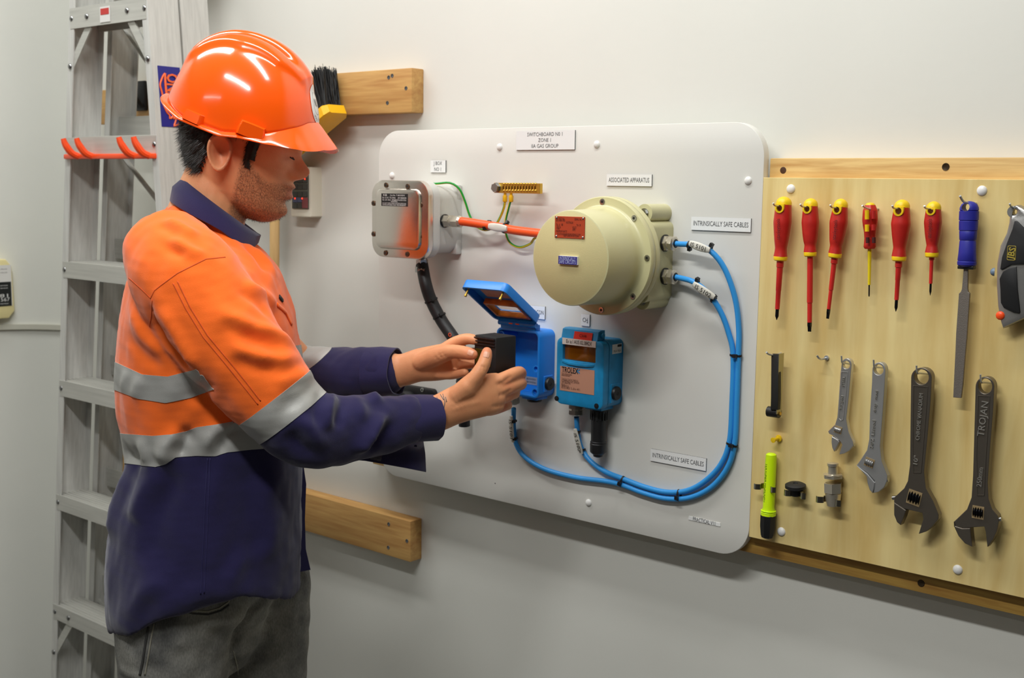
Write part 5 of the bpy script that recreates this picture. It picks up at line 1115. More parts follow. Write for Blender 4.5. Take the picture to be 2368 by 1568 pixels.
legs = [etube([RHIP, RKN, RAN], [.05, .04, .03]), etube([LHIP, LKN, LAN], [.05, .04, .03]), etube([RHIP, W(480, 1380), LHIP], [.05, .06, .05])]
BV, BF = fuse([head, ear(-1), ear(1), neck]+RHAND+LHAND+arms+core+legs, .0023, 4, .5)
# per vertex masks in head coordinates
rel = BV-HO; hF, hL, hUu = rel @ HF, rel @ HL, rel @ HU
onh = (hUu > -.10) & (np.abs(hL) < .1) & (hF > -.12) & (hF < .16)
jaw = np.clip((hF-.018)/.014, 0, 1)*np.clip((.004-hUu-.30*(.085-hF).clip(0)*-1)/.012, 0, 1)
cheek_top = np.interp(hF, [.01, .03, .05, .075, .1, .13], [.050, .036, -.004, -.018, -.011, -.008])   # beard edge height along the face
must = np.clip((cheek_top-hUu)/.010, 0, 1)*np.clip((hF-.022)/.008, 0, 1)
must *= 1-g(hUu, -.029, .0075)*(hF > .108)*np.clip(1-np.abs(hL)/.024, 0, 1)
must *= np.clip((hUu+.112)/.02, 0, 1)
beard = np.where(onh, must, 0)
lipm = np.where(onh & (hF > .105), g(hUu, -.0295, .0085)*np.clip(1.25-np.abs(hL)/.022, 0, 1), 0)
red = np.zeros(len(BV))
for q in ((719, 395, 0, .02), (527, 350, .08, .03), (1166, 884, .12, .012), (1176, 906, .11, .012), (1163, 950, .11, .012), (1165, 926, .11, .012), (1093, 820, .09, .014), (1125, 815, .135, .012), (1205, 862, .09, .012)):
    c = W(*q[:3]); red += np.exp(-((BV-c)**2).sum(1)/q[3]**2)
BN = vnormals(BV, BF)
def hand_lines(V, N):
    tr = bvh(V, BF); F_ = [([(1108, 846), (1120, 850), (1134, 848)], .0025, -.0014), ([(1106, 853), (1120, 857), (1131, 856)], .002, -.0009), ([(1185, 868), (1160, 886), (1140, 893)], .004, -.0022), ([(1185, 900), (1165, 912), (1140, 918)], .004, -.0020), ([(1180, 930), (1160, 938), (1130, 942)], .004, -.0018),
        ([(1012, 815), (1020, 826), (1030, 834)], .0022, -.0016), ([(1020, 812), (1028, 823), (1037, 830)], .0022, -.0014), ([(1003, 820), (1012, 832), (1024, 838)], .0022, -.0012), ([(1158, 880), (1162, 879)], .007, .0016), ([(1164, 902), (1168, 901)], .007, .0016), ([(1155, 924), (1159, 923)], .007, .0014), ([(1139, 947), (1143, 946)], .007, .0014), ([(1040, 938), (1080, 915), (1120, 900)], .004, .0010), ([(1040, 950), (1085, 935), (1130, 926)], .004, .0010),
        ([(690, 448), (678, 447), (668, 449)], .0022, -.0018)]
    return crease(V, N, tr, F_)
BV = hand_lines(BV, BN)

def skin_mat():
    m = mat('skin', (214, 150, 112), rough=.46, sss=.12, spec=.4); nt = m.node_tree; b = nt.nodes['Principled BSDF']
    tc = nt.nodes.new('ShaderNodeTexCoord')
    def noise(sc, det): n = nt.nodes.new('ShaderNodeTexNoise'); n.inputs['Scale'].default_value = sc; n.inputs['Detail'].default_value = det; nt.links.new(tc.outputs['Object'], n.inputs['Vector']); return n
    def attr(nm): a = nt.nodes.new('ShaderNodeAttribute'); a.attribute_name = nm; return a
    def mix(fac, a, bcol):
        x = nt.nodes.new('ShaderNodeMix'); x.data_type = 'RGBA'; nt.links.new(fac, x.inputs[0])
        if isinstance(a, tuple): x.inputs[6].default_value = a
        else: nt.links.new(a, x.inputs[6])
        x.inputs[7].default_value = bcol; return x.outputs[2]
    def mul(a, k, add=0.0):
        x = nt.nodes.new('ShaderNodeMath'); x.operation = 'MULTIPLY'; nt.links.new(a, x.inputs[0])
        if isinstance(k, float): x.inputs[1].default_value = k
        else: nt.links.new(k, x.inputs[1])
        return x.outputs[0]
    n1 = noise(45, 4); c = mix(mul(n1.outputs['Fac'], .55), lin((236, 168, 122)), lin((206, 122, 80)))
    c = mix(mul(attr('red').outputs['Fac'], .45), c, lin((206, 92, 70)))
    c = mix(mul(attr('lip').outputs['Fac'], .7), c, lin((190, 96, 88)))
    n2 = noise(420, 2); rr = nt.nodes.new('ShaderNodeMapRange'); rr.inputs[1].default_value = .35; rr.inputs[2].default_value = .62; rr.inputs[3].default_value = .35; rr.inputs[4].default_value = .95; nt.links.new(n2.outputs['Fac'], rr.inputs[0])
    c = mix(mul(attr('beard').outputs['Fac'], rr.outputs[0]), c, lin((96, 56, 34)))
    nt.links.new(c, b.inputs['Base Color'])
    bp = nt.nodes.new('ShaderNodeBump'); bp.inputs['Strength'].default_value = .25; bp.inputs['Distance'].default_value = .001; n3 = noise(700, 3); nt.links.new(n3.outputs['Fac'], bp.inputs['Height']); nt.links.new(bp.outputs[0], b.inputs['Normal'])
    return m
M_skin = skin_mat()
def add_attr(o, nm, vals):
    a = o.data.attributes.new(nm, 'FLOAT', 'POINT'); a.data.foreach_set('value', np.asarray(vals, dtype=np.float32))
body = obj('body', BV, BF, M_skin, wk, 180)
add_attr(body, 'beard', beard*.62); add_attr(body, 'lip', lipm); add_attr(body, 'red', np.clip(red, 0, 1))
BT = bvh(BV, BF)
# nails
def nail(x, y, off, ax_, wd, L, parent, name='nail'):
    p, n = cast(BT, x, y)
    if p is None: return
    a = np.asarray(ax_, float); a = a-n*(a @ n); a /= np.linalg.norm(a); s = np.cross(n, a); rings = []
    for t in np.linspace(0, 2*math.pi, 20, endpoint=False): pass
    V = []; F = []
    nu, nv2 = 7, 7
    for i in range(nv2):
        for j in range(nu):
            u_, v_ = (j/(nu-1)-.5)*2, (i/(nv2-1)-.5)*2; k = math.sqrt(max(0.0, 1-.35*v_*v_))
            q = p+s*u_*wd/2*k+a*v_*L/2; h = BT.ray_cast(Vector(q+n*.01), Vector(-n)); qq = np.array(h[0]) if h[0] is not None else q
            V.append(qq+n*.0007)
    for i in range(nv2-1):
        for j in range(nu-1): F.append((i*nu+j, i*nu+j+1, (i+1)*nu+j+1, (i+1)*nu+j))
    return obj(name, V, F, mat('nail', (224, 164, 134), .32, sss=.1), parent, 180)
tip_dir = W(1126, 810, .135)-W(1119, 841, .144); nail(1125, 820, 0, tip_dir, .0105, .0105, body)
nail(1088, 815, 0, W(1093, 820, .09)-W(1070, 815, .074), .0100, .0105, body)
# tattoo on the right wrist: thin inked lines lying on the skin
M_tat = mat('tattoo_ink', (92, 96, 98), .55)
for i, pl in enumerate((((1018, 912), (1026, 925), (1034, 921)), ((1024, 911), (1029, 930), (1026, 948), (1018, 962), (1012, 975)), ((1010, 918), (1018, 930), (1023, 945)), ((1008, 930), (1014, 945), (1020, 952)), ((1030, 918), (1033, 930), (1030, 935)))):
    seam(BT, pl, .0007, M_tat, body, 'tattoo_line', lift=.00003)

# hair at the back and the side, dark brown and short
M_hair = mat('dark_hair', (34, 24, 18), rough=.5, var=.3, vscale=160)
def hair_mask(f, l, u):
    low = np.interp(f, [-.10, -.06, -.035, -.022, .020, .028, .035, .040, .046, .054, .07], [-.036, -.046, -.035, .036, .036, .0, -.020, -.016, .006, .04, .055])
    return (u > low) & (f < .052)
hvs2 = np.linspace(-.05, .10, 80); HG = head_grid(hvs2, .0055); HV = np.concatenate(HG); HV0 = np.concatenate(head_grid(hvs2, .0005)); kf_ = np.clip((((HV-HO) @ HF)+.005)/.022, 0, .85)[:, None]; HV = HV*(1-kf_)+HV0*kf_; HG = [HV[i*nth:(i+1)*nth] for i in range(len(hvs2))]; hr_ = HV-HO; hm = hair_mask(hr_ @ HF, hr_ @ HL, hr_ @ HU)
HVi = np.concatenate(head_grid(hvs2, -.002)); nse = .0018*vnoise(HV, 260, 3)*(1-kf_[:, 0]); HN = vnormals(HV, loft(HG, False)[1]); HV = HV+HN*nse[:, None]
fs = [f for f in loft(HG, False)[1] if hm[list(f)].all()]; used = sorted(set(i for f in fs for i in f)); mp_ = {k: i for i, k in enumerate(used)}; nU = len(used)
edges = {}
for f in fs:
    for a, b in zip(f, f[1:]+f[:1]): edges[(a, b)] = 1
F2 = [tuple(mp_[i] for i in f) for f in fs]+[tuple(mp_[i]+nU for i in f[::-1]) for f in fs]+[(mp_[b], mp_[a], mp_[a]+nU, mp_[b]+nU) for a, b in edges if (b, a) not in edges]
hr = obj('hair', np.vstack([HV[used], HVi[used]]), F2, M_hair, wk, 180)
V = []; F = []; r2 = np.random.RandomState(5)
pick = r2.choice(used, 5200)
for k in pick:
    p = HV[k]+r2.normal(size=3)*.0008; n = HN[k]; dn = -HU*.8-HF*.35+n*.28+r2.normal(size=3)*.22; dn /= np.linalg.norm(dn); L_ = r2.uniform(.007, .014)*(1-.6*kf_[k, 0]); s = np.cross(dn, n); s /= np.linalg.norm(s)+1e-9; q = len(V)
    V += [p-s*.0005, p+s*.0005, p+dn*L_+n*.001]; F.append((q, q+1, q+2))
o = obj('hair_strands', V, F, M_hair, hr, None); o['kind'] = 'stuff'
# stubble
M_brd_ = mat('beard_brown', (84, 50, 30), .6)
bi = np.where((beard > .35) & (hF > .02))[0]; V = []; F = []
for k in r2.choice(bi, 4200, p=beard[bi]/beard[bi].sum()):
    p = BV[k]+r2.normal(size=3)*.0008; n = BN[k]; dn = n*.55-HU*.6+HF*.25+r2.normal(size=3)*.3; dn /= np.linalg.norm(dn); L_ = r2.uniform(.0015, .0038); s = np.cross(dn, n); s /= np.linalg.norm(s)+1e-9; q = len(V)
    V += [p-s*.00022, p+s*.00022, p+dn*L_]; F.append((q, q+1, q+2))
o = obj('beard', V, F, M_brd_, body, None); o['kind'] = 'stuff'
bi = np.where(onh & (hF > .088) & (np.abs(np.abs(hL)-.03) < .018) & (np.abs(hUu-.050-.004*(np.abs(hL)/.03)) < .0035))[0]; V = []; F = []
for k in r2.choice(bi, 700):
    p = BV[k]; n = BN[k]; dn = n*.4-HF*.6+HU*.25*0+np.sign((p-HO) @ HL)*HL*.6+r2.normal(size=3)*.15; dn /= np.linalg.norm(dn); s = np.cross(dn, n); s /= np.linalg.norm(s)+1e-9; q = len(V); V += [p-s*.0004, p+s*.0004, p+dn*.007+n*.001]; F.append((q, q+1, q+2))
o = obj('eyebrows', V, F, M_hair, body, None); o['kind'] = 'stuff'
for sd in (-1, 1):
    ln = hw(np.array([.1005, .1035, .1045, .1025, .098]), sd*np.array([.020, .0255, .031, .037, .042]), np.array([.0305, .0285, .0278, .0285, .0300])); obj('eyelashes', *tube(ln, .0011, 6, .003), M_hair, body)

# ---------------------------------------------------------------- shirt
TS = [((256, 1472), (692, 1392), .192), ((246, 1400), (694, 1340), .192), ((243, 1310), (696, 1250), .188), ((262, 1180), (697, 1150), .182), ((297, 1065), (699, 1060), .172), ((279, 985), (700, 985), .172), ((267, 890), (700, 885), .180), ((273, 800), (696, 800), .188), ((282, 715), (682, 730), .192), ((296, 650), (664, 670), .190), ((318, 590), (645, 622), .176), ((345, 538), (618, 590), .142), ((374, 496), (592, 566), .098), ((396, 470), (578, 552), .070), ((412, 455), (566, 540), .060)]
def torso_rings():
    B = spline([np.append(W(*t[0]), t[2]) for t in TS], .02)[:, :3] if False else np.array([W(*t[0]) for t in TS]); Fp = np.array([W(*t[1]) for t in TS]); wd = np.array([t[2] for t in TS])
    k = np.linspace(0, len(TS)-1, 70); ii = np.arange(len(TS))
    def sp(A):  # smooth interpolation of the stations
        Q = spline(A, 1e9); return A
    Bi = np.stack([np.interp(k, ii, B[:, j]) for j in range(3)], 1); Fi = np.stack([np.interp(k, ii, Fp[:, j]) for j in range(3)], 1); wi_ = np.interp(k, ii, wd)
    for A in (Bi, Fi):
        for _ in range(2): A[1:-1] = (A[:-2]+2*A[1:-1]+A[2:])/4
    rings = []; t = np.linspace(0, 2*math.pi, 72, endpoint=False); ct, st = np.cos(t), np.sin(t); e = 2/2.4; x = np.sign(ct)*np.abs(ct)**e; y = np.sign(st)*np.abs(st)**e
    for i in range(len(k)):
        c = (Bi[i]+Fi[i])/2; a = (Fi[i]-Bi[i])/2; rings.append(c+np.outer(x, a)+np.outer(y*wi_[i], WR))
    # hem: the lowest rings follow the curved shirt tail
    hemx = [(240, 1440), (258, 1470), (300, 1471), (360, 1441), (420, 1401), (480, 1380), (530, 1371), (600, 1380), (660, 1387), (688, 1378), (696, 1340)]
    for i in range(22):
        R = rings[i]
        for j in range(len(R)):
            q = R[j] if (R[j]-WM) @ WR > 0 else mirror(R[j]); px_, py_ = proj(q); ylim = np.interp(px_, [h[0] for h in hemx], [h[1] for h in hemx])
            tgt = ylim-(i*5.0)
            if py_ > tgt: R[j] = R[j]+np.array([0, 0, (py_-tgt)/1390.0])
    return rings
tor = loft(torso_rings())
SLR = [((392, 590, .105), (.075, .075)), ((432, 652, .150), (.082, .088)), ((520, 780, .182), (.078, .084)), ((600, 880, .198), (.070, .074)), ((650, 938, .203), (.066, .068)), ((700, 985, .203), (.062, .064)), ((748, 997, .195), (.056, .060)), ((805, 993, .178), (.050, .056)), ((870, 985, .155), (.045, .051)), ((945, 970, .132), (.040, .043))]
slr = etube([W(*s[0]) for s in SLR], [s[1] for s in SLR], WR, 40, .01)
LP_ = [mirror(W(*SLR[0][0])), mirror(W(*SLR[1][0])), mirror(W(520, 770, .185)), W(640, 850, -.185), W(700, 872, -.170), W(745, 872, -.145), W(815, 866, -.090), W(885, 862, -.040)]
sll = etube(LP_, [(.075, .075), (.082, .088), (.076, .080), (.066, .066), (.060, .060), (.056, .056), (.050, .053), (.042, .044)], WR, 40, .01)
SV, SF = fuse([tor, slr, sll], .0046, 10, .5)
SN = vnormals(SV, SF)
# which part each point belongs to
from mathutils.kdtree import KDTree
def near_label(V, srcs):
    kd = KDTree(sum(len(s[0]) for s in srcs)); lab = []; k = 0
    for i, s in enumerate(srcs):
        for v in s[0]: kd.insert(Vector(v), k); lab.append(i); k += 1
    kd.balance(); return np.array([lab[kd.find(Vector(v))[1]] for v in V])
lab = near_label(SV, [tor, slr, sll])
FOLD = [([(526, 804), (597, 826), (642, 833), (704, 820)], .013, .0065), ([(530, 825), (600, 848), (660, 850)], .010, -.0045), ([(499, 721), (579, 757), (642, 779), (690, 812)], .013, .0065), ([(510, 742), (585, 780), (640, 800)], .010, -.0040), ([(561, 655), (619, 692), (640, 730)], .012, .0055), ([(548, 668), (600, 705), (625, 745)], .009, -.0035),
    ([(369, 700), (396, 755), (441, 829), (470, 860)], .012, .0060), ([(350, 745), (385, 800), (425, 845), (450, 858)], .009, -.0080), ([(345, 700), (352, 740), (372, 780)], .008, -.0045), ([(300, 700), (330, 770), (390, 830)], .013, .0040), ([(290, 760), (330, 820), (390, 850)], .012, -.0030),
    ([(379, 507), (428, 534), (470, 555)], .009, .0045), ([(370, 520), (420, 550)], .008, -.0035), ([(388, 552), (454, 587), (480, 600)], .009, .0050), ([(380, 565), (440, 600)], .008, -.0035), ([(470, 512), (510, 545), (560, 580)], .009, -.0035), ([(560, 560), (600, 600), (618, 640)], .008, -.0050), ([(585, 570), (622, 612), (640, 650)], .008, .0040),
    ([(404, 1056), (420, 1020), (450, 985)], .012, -.0075), ([(372, 1070), (392, 1030), (430, 995)], .014, .0080), ([(345, 1075), (330, 1030), (320, 1005)], .010, .0045), ([(318, 1065), (305, 1020)], .008, -.0030), ([(470, 1045), (500, 1000), (560, 972)], .012, .0045), ([(505, 1050), (520, 1010), (570, 985)], .010, -.0040), ([(430, 930), (470, 905), (500, 880)], .012, -.0040), ([(310, 925), (320, 890), (330, 870)], .009, .0030), ([(285, 905), (292, 870), (296, 850)], .008, .0030),
    ([(270, 1010), (300, 1060), (330, 1080)], .015, -.0080), ([(300, 1085), (270, 1180), (255, 1260)], .025, .0060), ([(380, 1085), (330, 1150), (300, 1220)], .022, .0060), ([(420, 1080), (370, 1190), (350, 1330)], .025, -.0045), ([(500, 1070), (486, 1200), (480, 1360)], .022, .0035), ([(560, 1060), (590, 1180), (600, 1320)], .028, -.0045), ([(640, 1050), (620, 1160), (640, 1300)], .024, .0055), ([(300, 1440), (330, 1380), (400, 1330)], .018, .0040), ([(520, 1365), (560, 1300), (660, 1260)], .016, .0035),
    ([(775, 908), (757, 956), (757, 1004)], .011, .0065), ([(795, 915), (782, 960), (780, 1000)], .010, -.0050), ([(893, 955), (850, 1018), (815, 1052)], .012, .0090), ([(905, 975), (870, 1025), (840, 1050)], .010, -.0070), ([(745, 905), (735, 950), (742, 1000)], .010, -.0035), ([(820, 912), (835, 950), (830, 985)], .010, .0040), ([(862, 915), (880, 940)], .008, .0060), ([(700, 960), (730, 1010), (760, 1050)], .014, .0050), ([(660, 1000), (700, 1040), (740, 1055)], .012, -.0045),
    ([(640, 890), (690, 870), (735, 860)], .010, .0030), ([(640, 950), (690, 925), (740, 880)], .010, -.0025)]
ST = bvh(SV, SF); AMP = 2.1; SV0 = SV.copy(); SV = SV0+relax(SV0, SF, crease(SV0, SN, ST, FOLD)-SV0, 4); AMP = 1.0
SV = SV+SN*(.0016*vnoise(SV, 55, 1)+.0004*vnoise(SV, 130, 2))[:, None]; SN = vnormals(SV, SF)
# bands: position functions on torso and sleeves
SVm = SV.copy(); far = (SV-WM) @ WR < 0; SVm[far] = SV[far]-2*np.outer((SV[far]-WM) @ WR, WR); sx_, sy_ = projn(SVm)
U1 = ([240, 273, 329, 387, 450, 520, 600, 712], [826, 840, 866, 871, 855, 832, 812, 795]); U2 = ([240, 266, 320, 383, 441, 499, 600, 712], [892, 902, 922, 932, 920, 899, 868, 850])
L1 = ([250, 287, 352, 396, 432, 454, 499, 552, 584, 712], [998, 1003, 1008, 1005, 997, 988, 982, 972, 967, 955]); L2 = ([250, 307, 360, 383, 405, 454, 499, 526, 579, 633, 712], [1066, 1074, 1080, 1073, 1058, 1054, 1055, 1046, 1040, 1036, 1030])
def ip(c, x): return np.interp(x, c[0], c[1])
bU = (sy_-ip(U1, sx_))/(ip(U2, sx_)-ip(U1, sx_)); bL = (sy_-ip(L1, sx_))/(ip(L2, sx_)-ip(L1, sx_))
def arm_s(V, S, E): d = E-S; return ((V-S) @ d)/(d @ d)
aR = arm_s(SV, W(440, 660, .17), W(700, 985, .203)); aL = arm_s(SV, mirror(W(440, 660, .17)), W(700, 872, -.170))
BIG = 50.0
fU = np.where((lab == 0) | ((lab == 1) & (sx_ < 446+(sy_-840)*.85) & (sy_ > 820)), bU, BIG); fL = np.where(lab == 0, bL, BIG); fR = np.where(lab == 1, (aR-.775)/.155, BIG); fLt = np.where(lab == 2, (aL-.80)/.155, BIG)
navy = np.where(lab == 0, bL-.96, np.where(lab == 1, (aR-.925)/.15, (aL-.95)/.15))
def cloth(name, c1, c2, rough=.85, sheen=.25, wv=900):
    m = mat(name, c1, rough=rough, var=.25, vscale=14, rgb2=c2, bump=.22, bscale=wv, spec=.25); m.node_tree.nodes['Principled BSDF'].inputs['Sheen Weight'].default_value = sheen; return m
M_nav = cloth('navy_drill', (36, 31, 76), (26, 22, 58)); M_shirt = cloth('hivis_drill', (255, 112, 30), (250, 98, 22)); 
nt = M_shirt.node_tree; b = nt.nodes['Principled BSDF']; src = b.inputs['Base Color'].links[0].from_socket
at = nt.nodes.new('ShaderNodeAttribute'); at.attribute_name = 'navy'; gt = nt.nodes.new('ShaderNodeMath'); gt.operation = 'GREATER_THAN'; gt.inputs[1].default_value = 0.0; nt.links.new(at.outputs['Fac'], gt.inputs[0])
mx = nt.nodes.new('ShaderNodeMix'); mx.data_type = 'RGBA'; nt.links.new(gt.outputs[0], mx.inputs[0]); nt.links.new(src, mx.inputs[6]); mx.inputs[7].default_value = lin((32, 27, 70)); nt.links.new(mx.outputs[2], b.inputs['Base Color'])
shirt = obj('shirt', SV, SF, M_shirt, wk, 180); add_attr(shirt, 'navy', navy)
ST = bvh(SV, SF)
M_ref = mat('reflective_tape', (176, 175, 171), rough=.5, metal=.2, bump=.12, bscale=700)
def band(field, name='reflective_band', lift=.0010):
    V, F = clip_between(SV, SF, field, 0, 1)
    if len(V) == 0: return
    V, F = weld(V, F); # lift off the cloth
    N = vnormals(V, F); 
    kd = KDTree(len(SV)); [kd.insert(Vector(v), i) for i, v in enumerate(SV)]; kd.balance()
    nn = np.array([SN[kd.find(Vector(v))[1]] for v in V]); n = len(V); ed = {}
    for f in F:
        for a, c in zip(f, f[1:]+f[:1]): ed[(a, c)] = 1
    F2 = list(F)+[(c, a, a+n, c+n) for a, c in ed if (c, a) not in ed]
    return obj(name, np.vstack([V+nn*lift, V-nn*.0005]), F2, M_ref, shirt, 60)
for fld in (fU, fL, fR, fLt): band(fld)
M_thr = mat('orange_thread', (214, 84, 20), .8); M_thn = mat('navy_thread', (34, 30, 78), .8); M_thg = mat('tape_thread', (196, 130, 90), .8)
for pl, m in (([(298, 643), (330, 672), (348, 690), (357, 672), (372, 660), (410, 632), (476, 599), (526, 594)], M_thr), ([(352, 692), (350, 730), (345, 760)], M_thr), ([(400, 655), (430, 715), (470, 780), (520, 840), (560, 890), (600, 940)], M_thr), ([(410, 650), (440, 712), (480, 776), (530, 836), (570, 885), (606, 932)], M_thr), ([(478, 984), (480, 1054)], M_thg), ([(484, 984), (486, 1054)], M_thg), ([(486, 1060), (482, 1150), (478, 1250), (472, 1378)], M_thn), ([(480, 1060), (474, 1150), (470, 1250), (464, 1380)], M_thn)):
    seam(ST, pl, .0011, m, shirt, 'seam', lift=.0002)
# pocket with flap, logo tag and pen top on the chest
pf, nf = cast(ST, 652, 705)
if pf is not None:
    pk_, _ = drape(ST, [(645, 706), (668, 728), (678, 762)], 6); 
    if len(pk_) > 2: seam(ST, [(640, 704), (660, 722), (676, 755)], .004, M_shirt, shirt, 'pocket_edge', .001)
tg_ = seam(ST, [(645, 686), (656, 700)], .0045, M_bk, shirt, 'logo_tag', .0012)
# placket tail hanging at the front
fp = [W(693, 1050, -.02), W(703, 1120, -.02), W(700, 1200, -.02), W(702, 1270, -.02), W(713, 1318, -.02)]; V = []; rings = []
for i, p in enumerate(fp):
    wdt = (.030, .032, .034, .032, .018)[i]; rings.append([p+WF*.004, p-WF*wdt+WR*.01, p-WF*wdt-WR*.002, p+WF*.002-WR*.008])
obj('placket_tail', *loft(rings), M_nav, shirt, 60)
# collar: a turned-down band round the neck
def collar():
    up_l = [(418, 412), (470, 452), (520, 488), (560, 512), (590, 545)]; lo_l = [(398, 455), (450, 492), (492, 520), (527, 542), (593, 558)]
    V = []; n = 29; rings = []
    # closed loop: front right -> back -> front left
    fr_t, bk_t, fr_b, bk_b = W(588, 540, .012), W(424, 416, 0), W(593, 560, .012), W(398, 462, 0)
    lat_t, lat_b = .066, .088
    inn = []; out = []; low = []
    for i in range(n):
        t = -math.pi*.97+2*math.pi*.97*i/(n-1)          # 0 = back
        cz = math.cos(t); sz = math.sin(t)
        top = (fr_t+bk_t)/2+(bk_t-fr_t)/2*cz; top = top-WR*((top-WM) @ WR)+WR*lat_t*sz
        bot = (fr_b+bk_b)/2+(bk_b-fr_b)/2*cz; bot = bot-WR*((bot-WM) @ WR)+WR*lat_b*sz
        k = max(0, math.cos(t+math.pi)); side = abs(sz)
        bot = bot+np.array([0, 0, -.004*side-.016*math.exp(-((abs(t)-2.35)/.42)**2)])+WR*sz*.006*math.exp(-((abs(t)-2.3)/.5)**2)
        c = (fr_t+bk_t)/2; o_ = top-c; o_[2] = 0; o_ /= np.linalg.norm(o_)
        mid = top*.55+bot*.45+o_*.010+np.array([0, 0, .004])
        rings.append([top-o_*.003-np.array([0, 0, .03]), top-o_*.0035, top+o_*.0005+np.array([0, 0, .003]), top+o_*.0045+np.array([0, 0, .001]), mid, bot+o_*.004, bot+o_*.0012-np.array([0, 0, .001]), mid-o_*.004, top-o_*.0-np.array([0, 0, .006]), top-o_*.001-np.array([0, 0, .03])])
    V, F = loft(rings); return V, F
obj('collar', *collar(), M_nav, shirt, 50)
# cuffs: open tubes
def cuff(pts, radii, hint, th=.0022):
    p = np.array(pts); d = p[-1]-p[0]; d /= np.linalg.norm(d); a = np.array(hint)-d*(np.array(hint) @ d); a /= np.linalg.norm(a); b_ = np.cross(d, a); n = 40; R = []
    t = np.linspace(0, 2*math.pi, n, endpoint=False)
    for k, (q, (ra, rb)) in enumerate(zip(p, radii)): wob = 1+.035*np.sin(3*t+k*.7)+.02*np.sin(7*t+k); R.append(q+np.outer(np.cos(t)*ra*wob, a)+np.outer(np.sin(t)*rb*wob, b_))
    for k in range(len(p)-1, -1, -1): (ra, rb) = radii[k]; wob = 1+.035*np.sin(3*t+k*.7)+.02*np.sin(7*t+k); R.append(p[k]+np.outer(np.cos(t)*(ra-th)*wob, a)+np.outer(np.sin(t)*(rb-th)*wob, b_))
    return loft(R, caps=False, closed=True)
obj('cuff', *cuff([W(915, 975, .139), W(940, 972, .134), W(975, 968, .126), W(1011, 966, .119)], [(.038, .040), (.039, .0415), (.037, .040), (.0365, .039)], WR), M_nav, shirt, 50)
obj('cuff', *cuff([W(855, 862, -.056), W(885, 862, -.042), W(918, 861, -.027)], [(.043, .045), (.043, .0455), (.041, .043)], WR), M_nav, shirt, 50)
# unbuttoned cuff flap hanging under the right forearm
fa = [[W(800, 1062, .172), W(845, 1066, .160), W(890, 1074, .147), W(940, 1083, .133), W(985, 1092, .120)], [W(805, 1056, .155), W(850, 1052, .142), W(895, 1048, .128), W(940, 1046, .112), W(983, 1050, .098)], [W(815, 1048, .140), W(860, 1040, .125), W(905, 1030, .108), W(945, 1022, .094), W(978, 1018, .082)]]
Vv = np.array(fa).reshape(-1, 3); Ff = [(r*5+c, r*5+c+1, (r+1)*5+c+1, (r+1)*5+c) for r in range(2) for c in range(4)]; nn_ = len(Vv); off_ = np.cross(Vv[1]-Vv[0], Vv[5]-Vv[0]); off_ = off_/np.linalg.norm(off_)*.0016
bd_ = [(0, 1), (1, 2), (2, 3), (3, 4), (4, 9), (9, 14), (14, 13), (13, 12), (12, 11), (11, 10), (10, 5), (5, 0)]
obj('cuff_flap', np.vstack([Vv, Vv+off_]), Ff+[tuple(i+nn_ for i in f[::-1]) for f in Ff]+[(b_, a_, a_+nn_, b_+nn_) for a_, b_ in bd_], M_nav, shirt, 180)

# ---------------------------------------------------------------- jeans and shoes
def leg(hip, kn, an, rh): return etube([hip+np.array([0, 0, .06]), hip, hip*.55+kn*.45, kn, kn*.5+an*.5, an+np.array([0, 0, .0])], [(rh*.95, rh*1.1), (rh, rh*1.12), (rh*.86, rh*.94), (rh*.68, rh*.72), (rh*.60, rh*.63), (rh*.52, rh*.56)], WR, 36, .02)
jr, jl = leg(W(400, 1395, .070), W(393, 1395, .074)+np.array([0, 0, -.42]), zset(W(388, 1395, .078), .08), .092), leg(W(596, 1395, -.070), W(602, 1395, -.075)+np.array([0, 0, -.42]), zset(W(596, 1395, -.075), .08), .088)
seat = etube([W(470, 1240), W(468, 1300), W(466, 1380), W(470, 1430)], [(.145, .120), (.150, .125), (.15, .130), (.12, .11)], WR, 40, .02)
JV, JF = fuse([jr, jl, seat], .0052, 8, .5); JN = vnormals(JV, JF); JT = bvh(JV, JF)
JV = crease(JV, JN, JT, [([(618, 1375), (575, 1430), (548, 1470), (538, 1568)], .010, -.013), ([(640, 1400), (590, 1440), (566, 1470)], .010, .005), ([(560, 1400), (530, 1450), (510, 1540)], .016, .004), ([(420, 1400), (400, 1450), (430, 1520)], .016, .004), ([(300, 1480), (330, 1530), (380, 1560)], .014, -.003), ([(252, 1530), (300, 1560), (340, 1567)], .008, .004), ([(600, 1440), (640, 1460), (690, 1450)], .010, .003)])
JV = JV+JN*(.0014*vnoise(JV, 60, 8))[:, None]
def denim():
    m = mat('grey_denim', (158, 156, 148), rough=.9, var=1.0, vscale=16, rgb2=(88, 88, 88), bump=.35, bscale=1100, spec=.15)
    nt = m.node_tree; b = nt.nodes['Principled BSDF']; src = b.inputs['Base Color'].links[0].from_socket; tc = nt.nodes.new('ShaderNodeTexCoord'); mp = nt.nodes.new('ShaderNodeMapping'); mp.inputs['Scale'].default_value = (500, 500, 170); nt.links.new(tc.outputs['Object'], mp.inputs[0]); n = nt.nodes.new('ShaderNodeTexNoise'); n.inputs['Scale'].default_value = 1.0; n.inputs['Detail'].default_value = 3; nt.links.new(mp.outputs[0], n.inputs['Vector'])
    r = nt.nodes.new('ShaderNodeMapRange'); r.inputs[1].default_value = .3; r.inputs[2].default_value = .7; r.inputs[3].default_value = .80; r.inputs[4].default_value = 1.22; nt.links.new(n.outputs['Fac'], r.inputs[0]); v = nt.nodes.new('ShaderNodeVectorMath'); v.operation = 'SCALE'; nt.links.new(src, v.inputs[0]); nt.links.new(r.outputs[0], v.inputs['Scale']); nt.links.new(v.outputs[0], b.inputs['Base Color'])
    return m
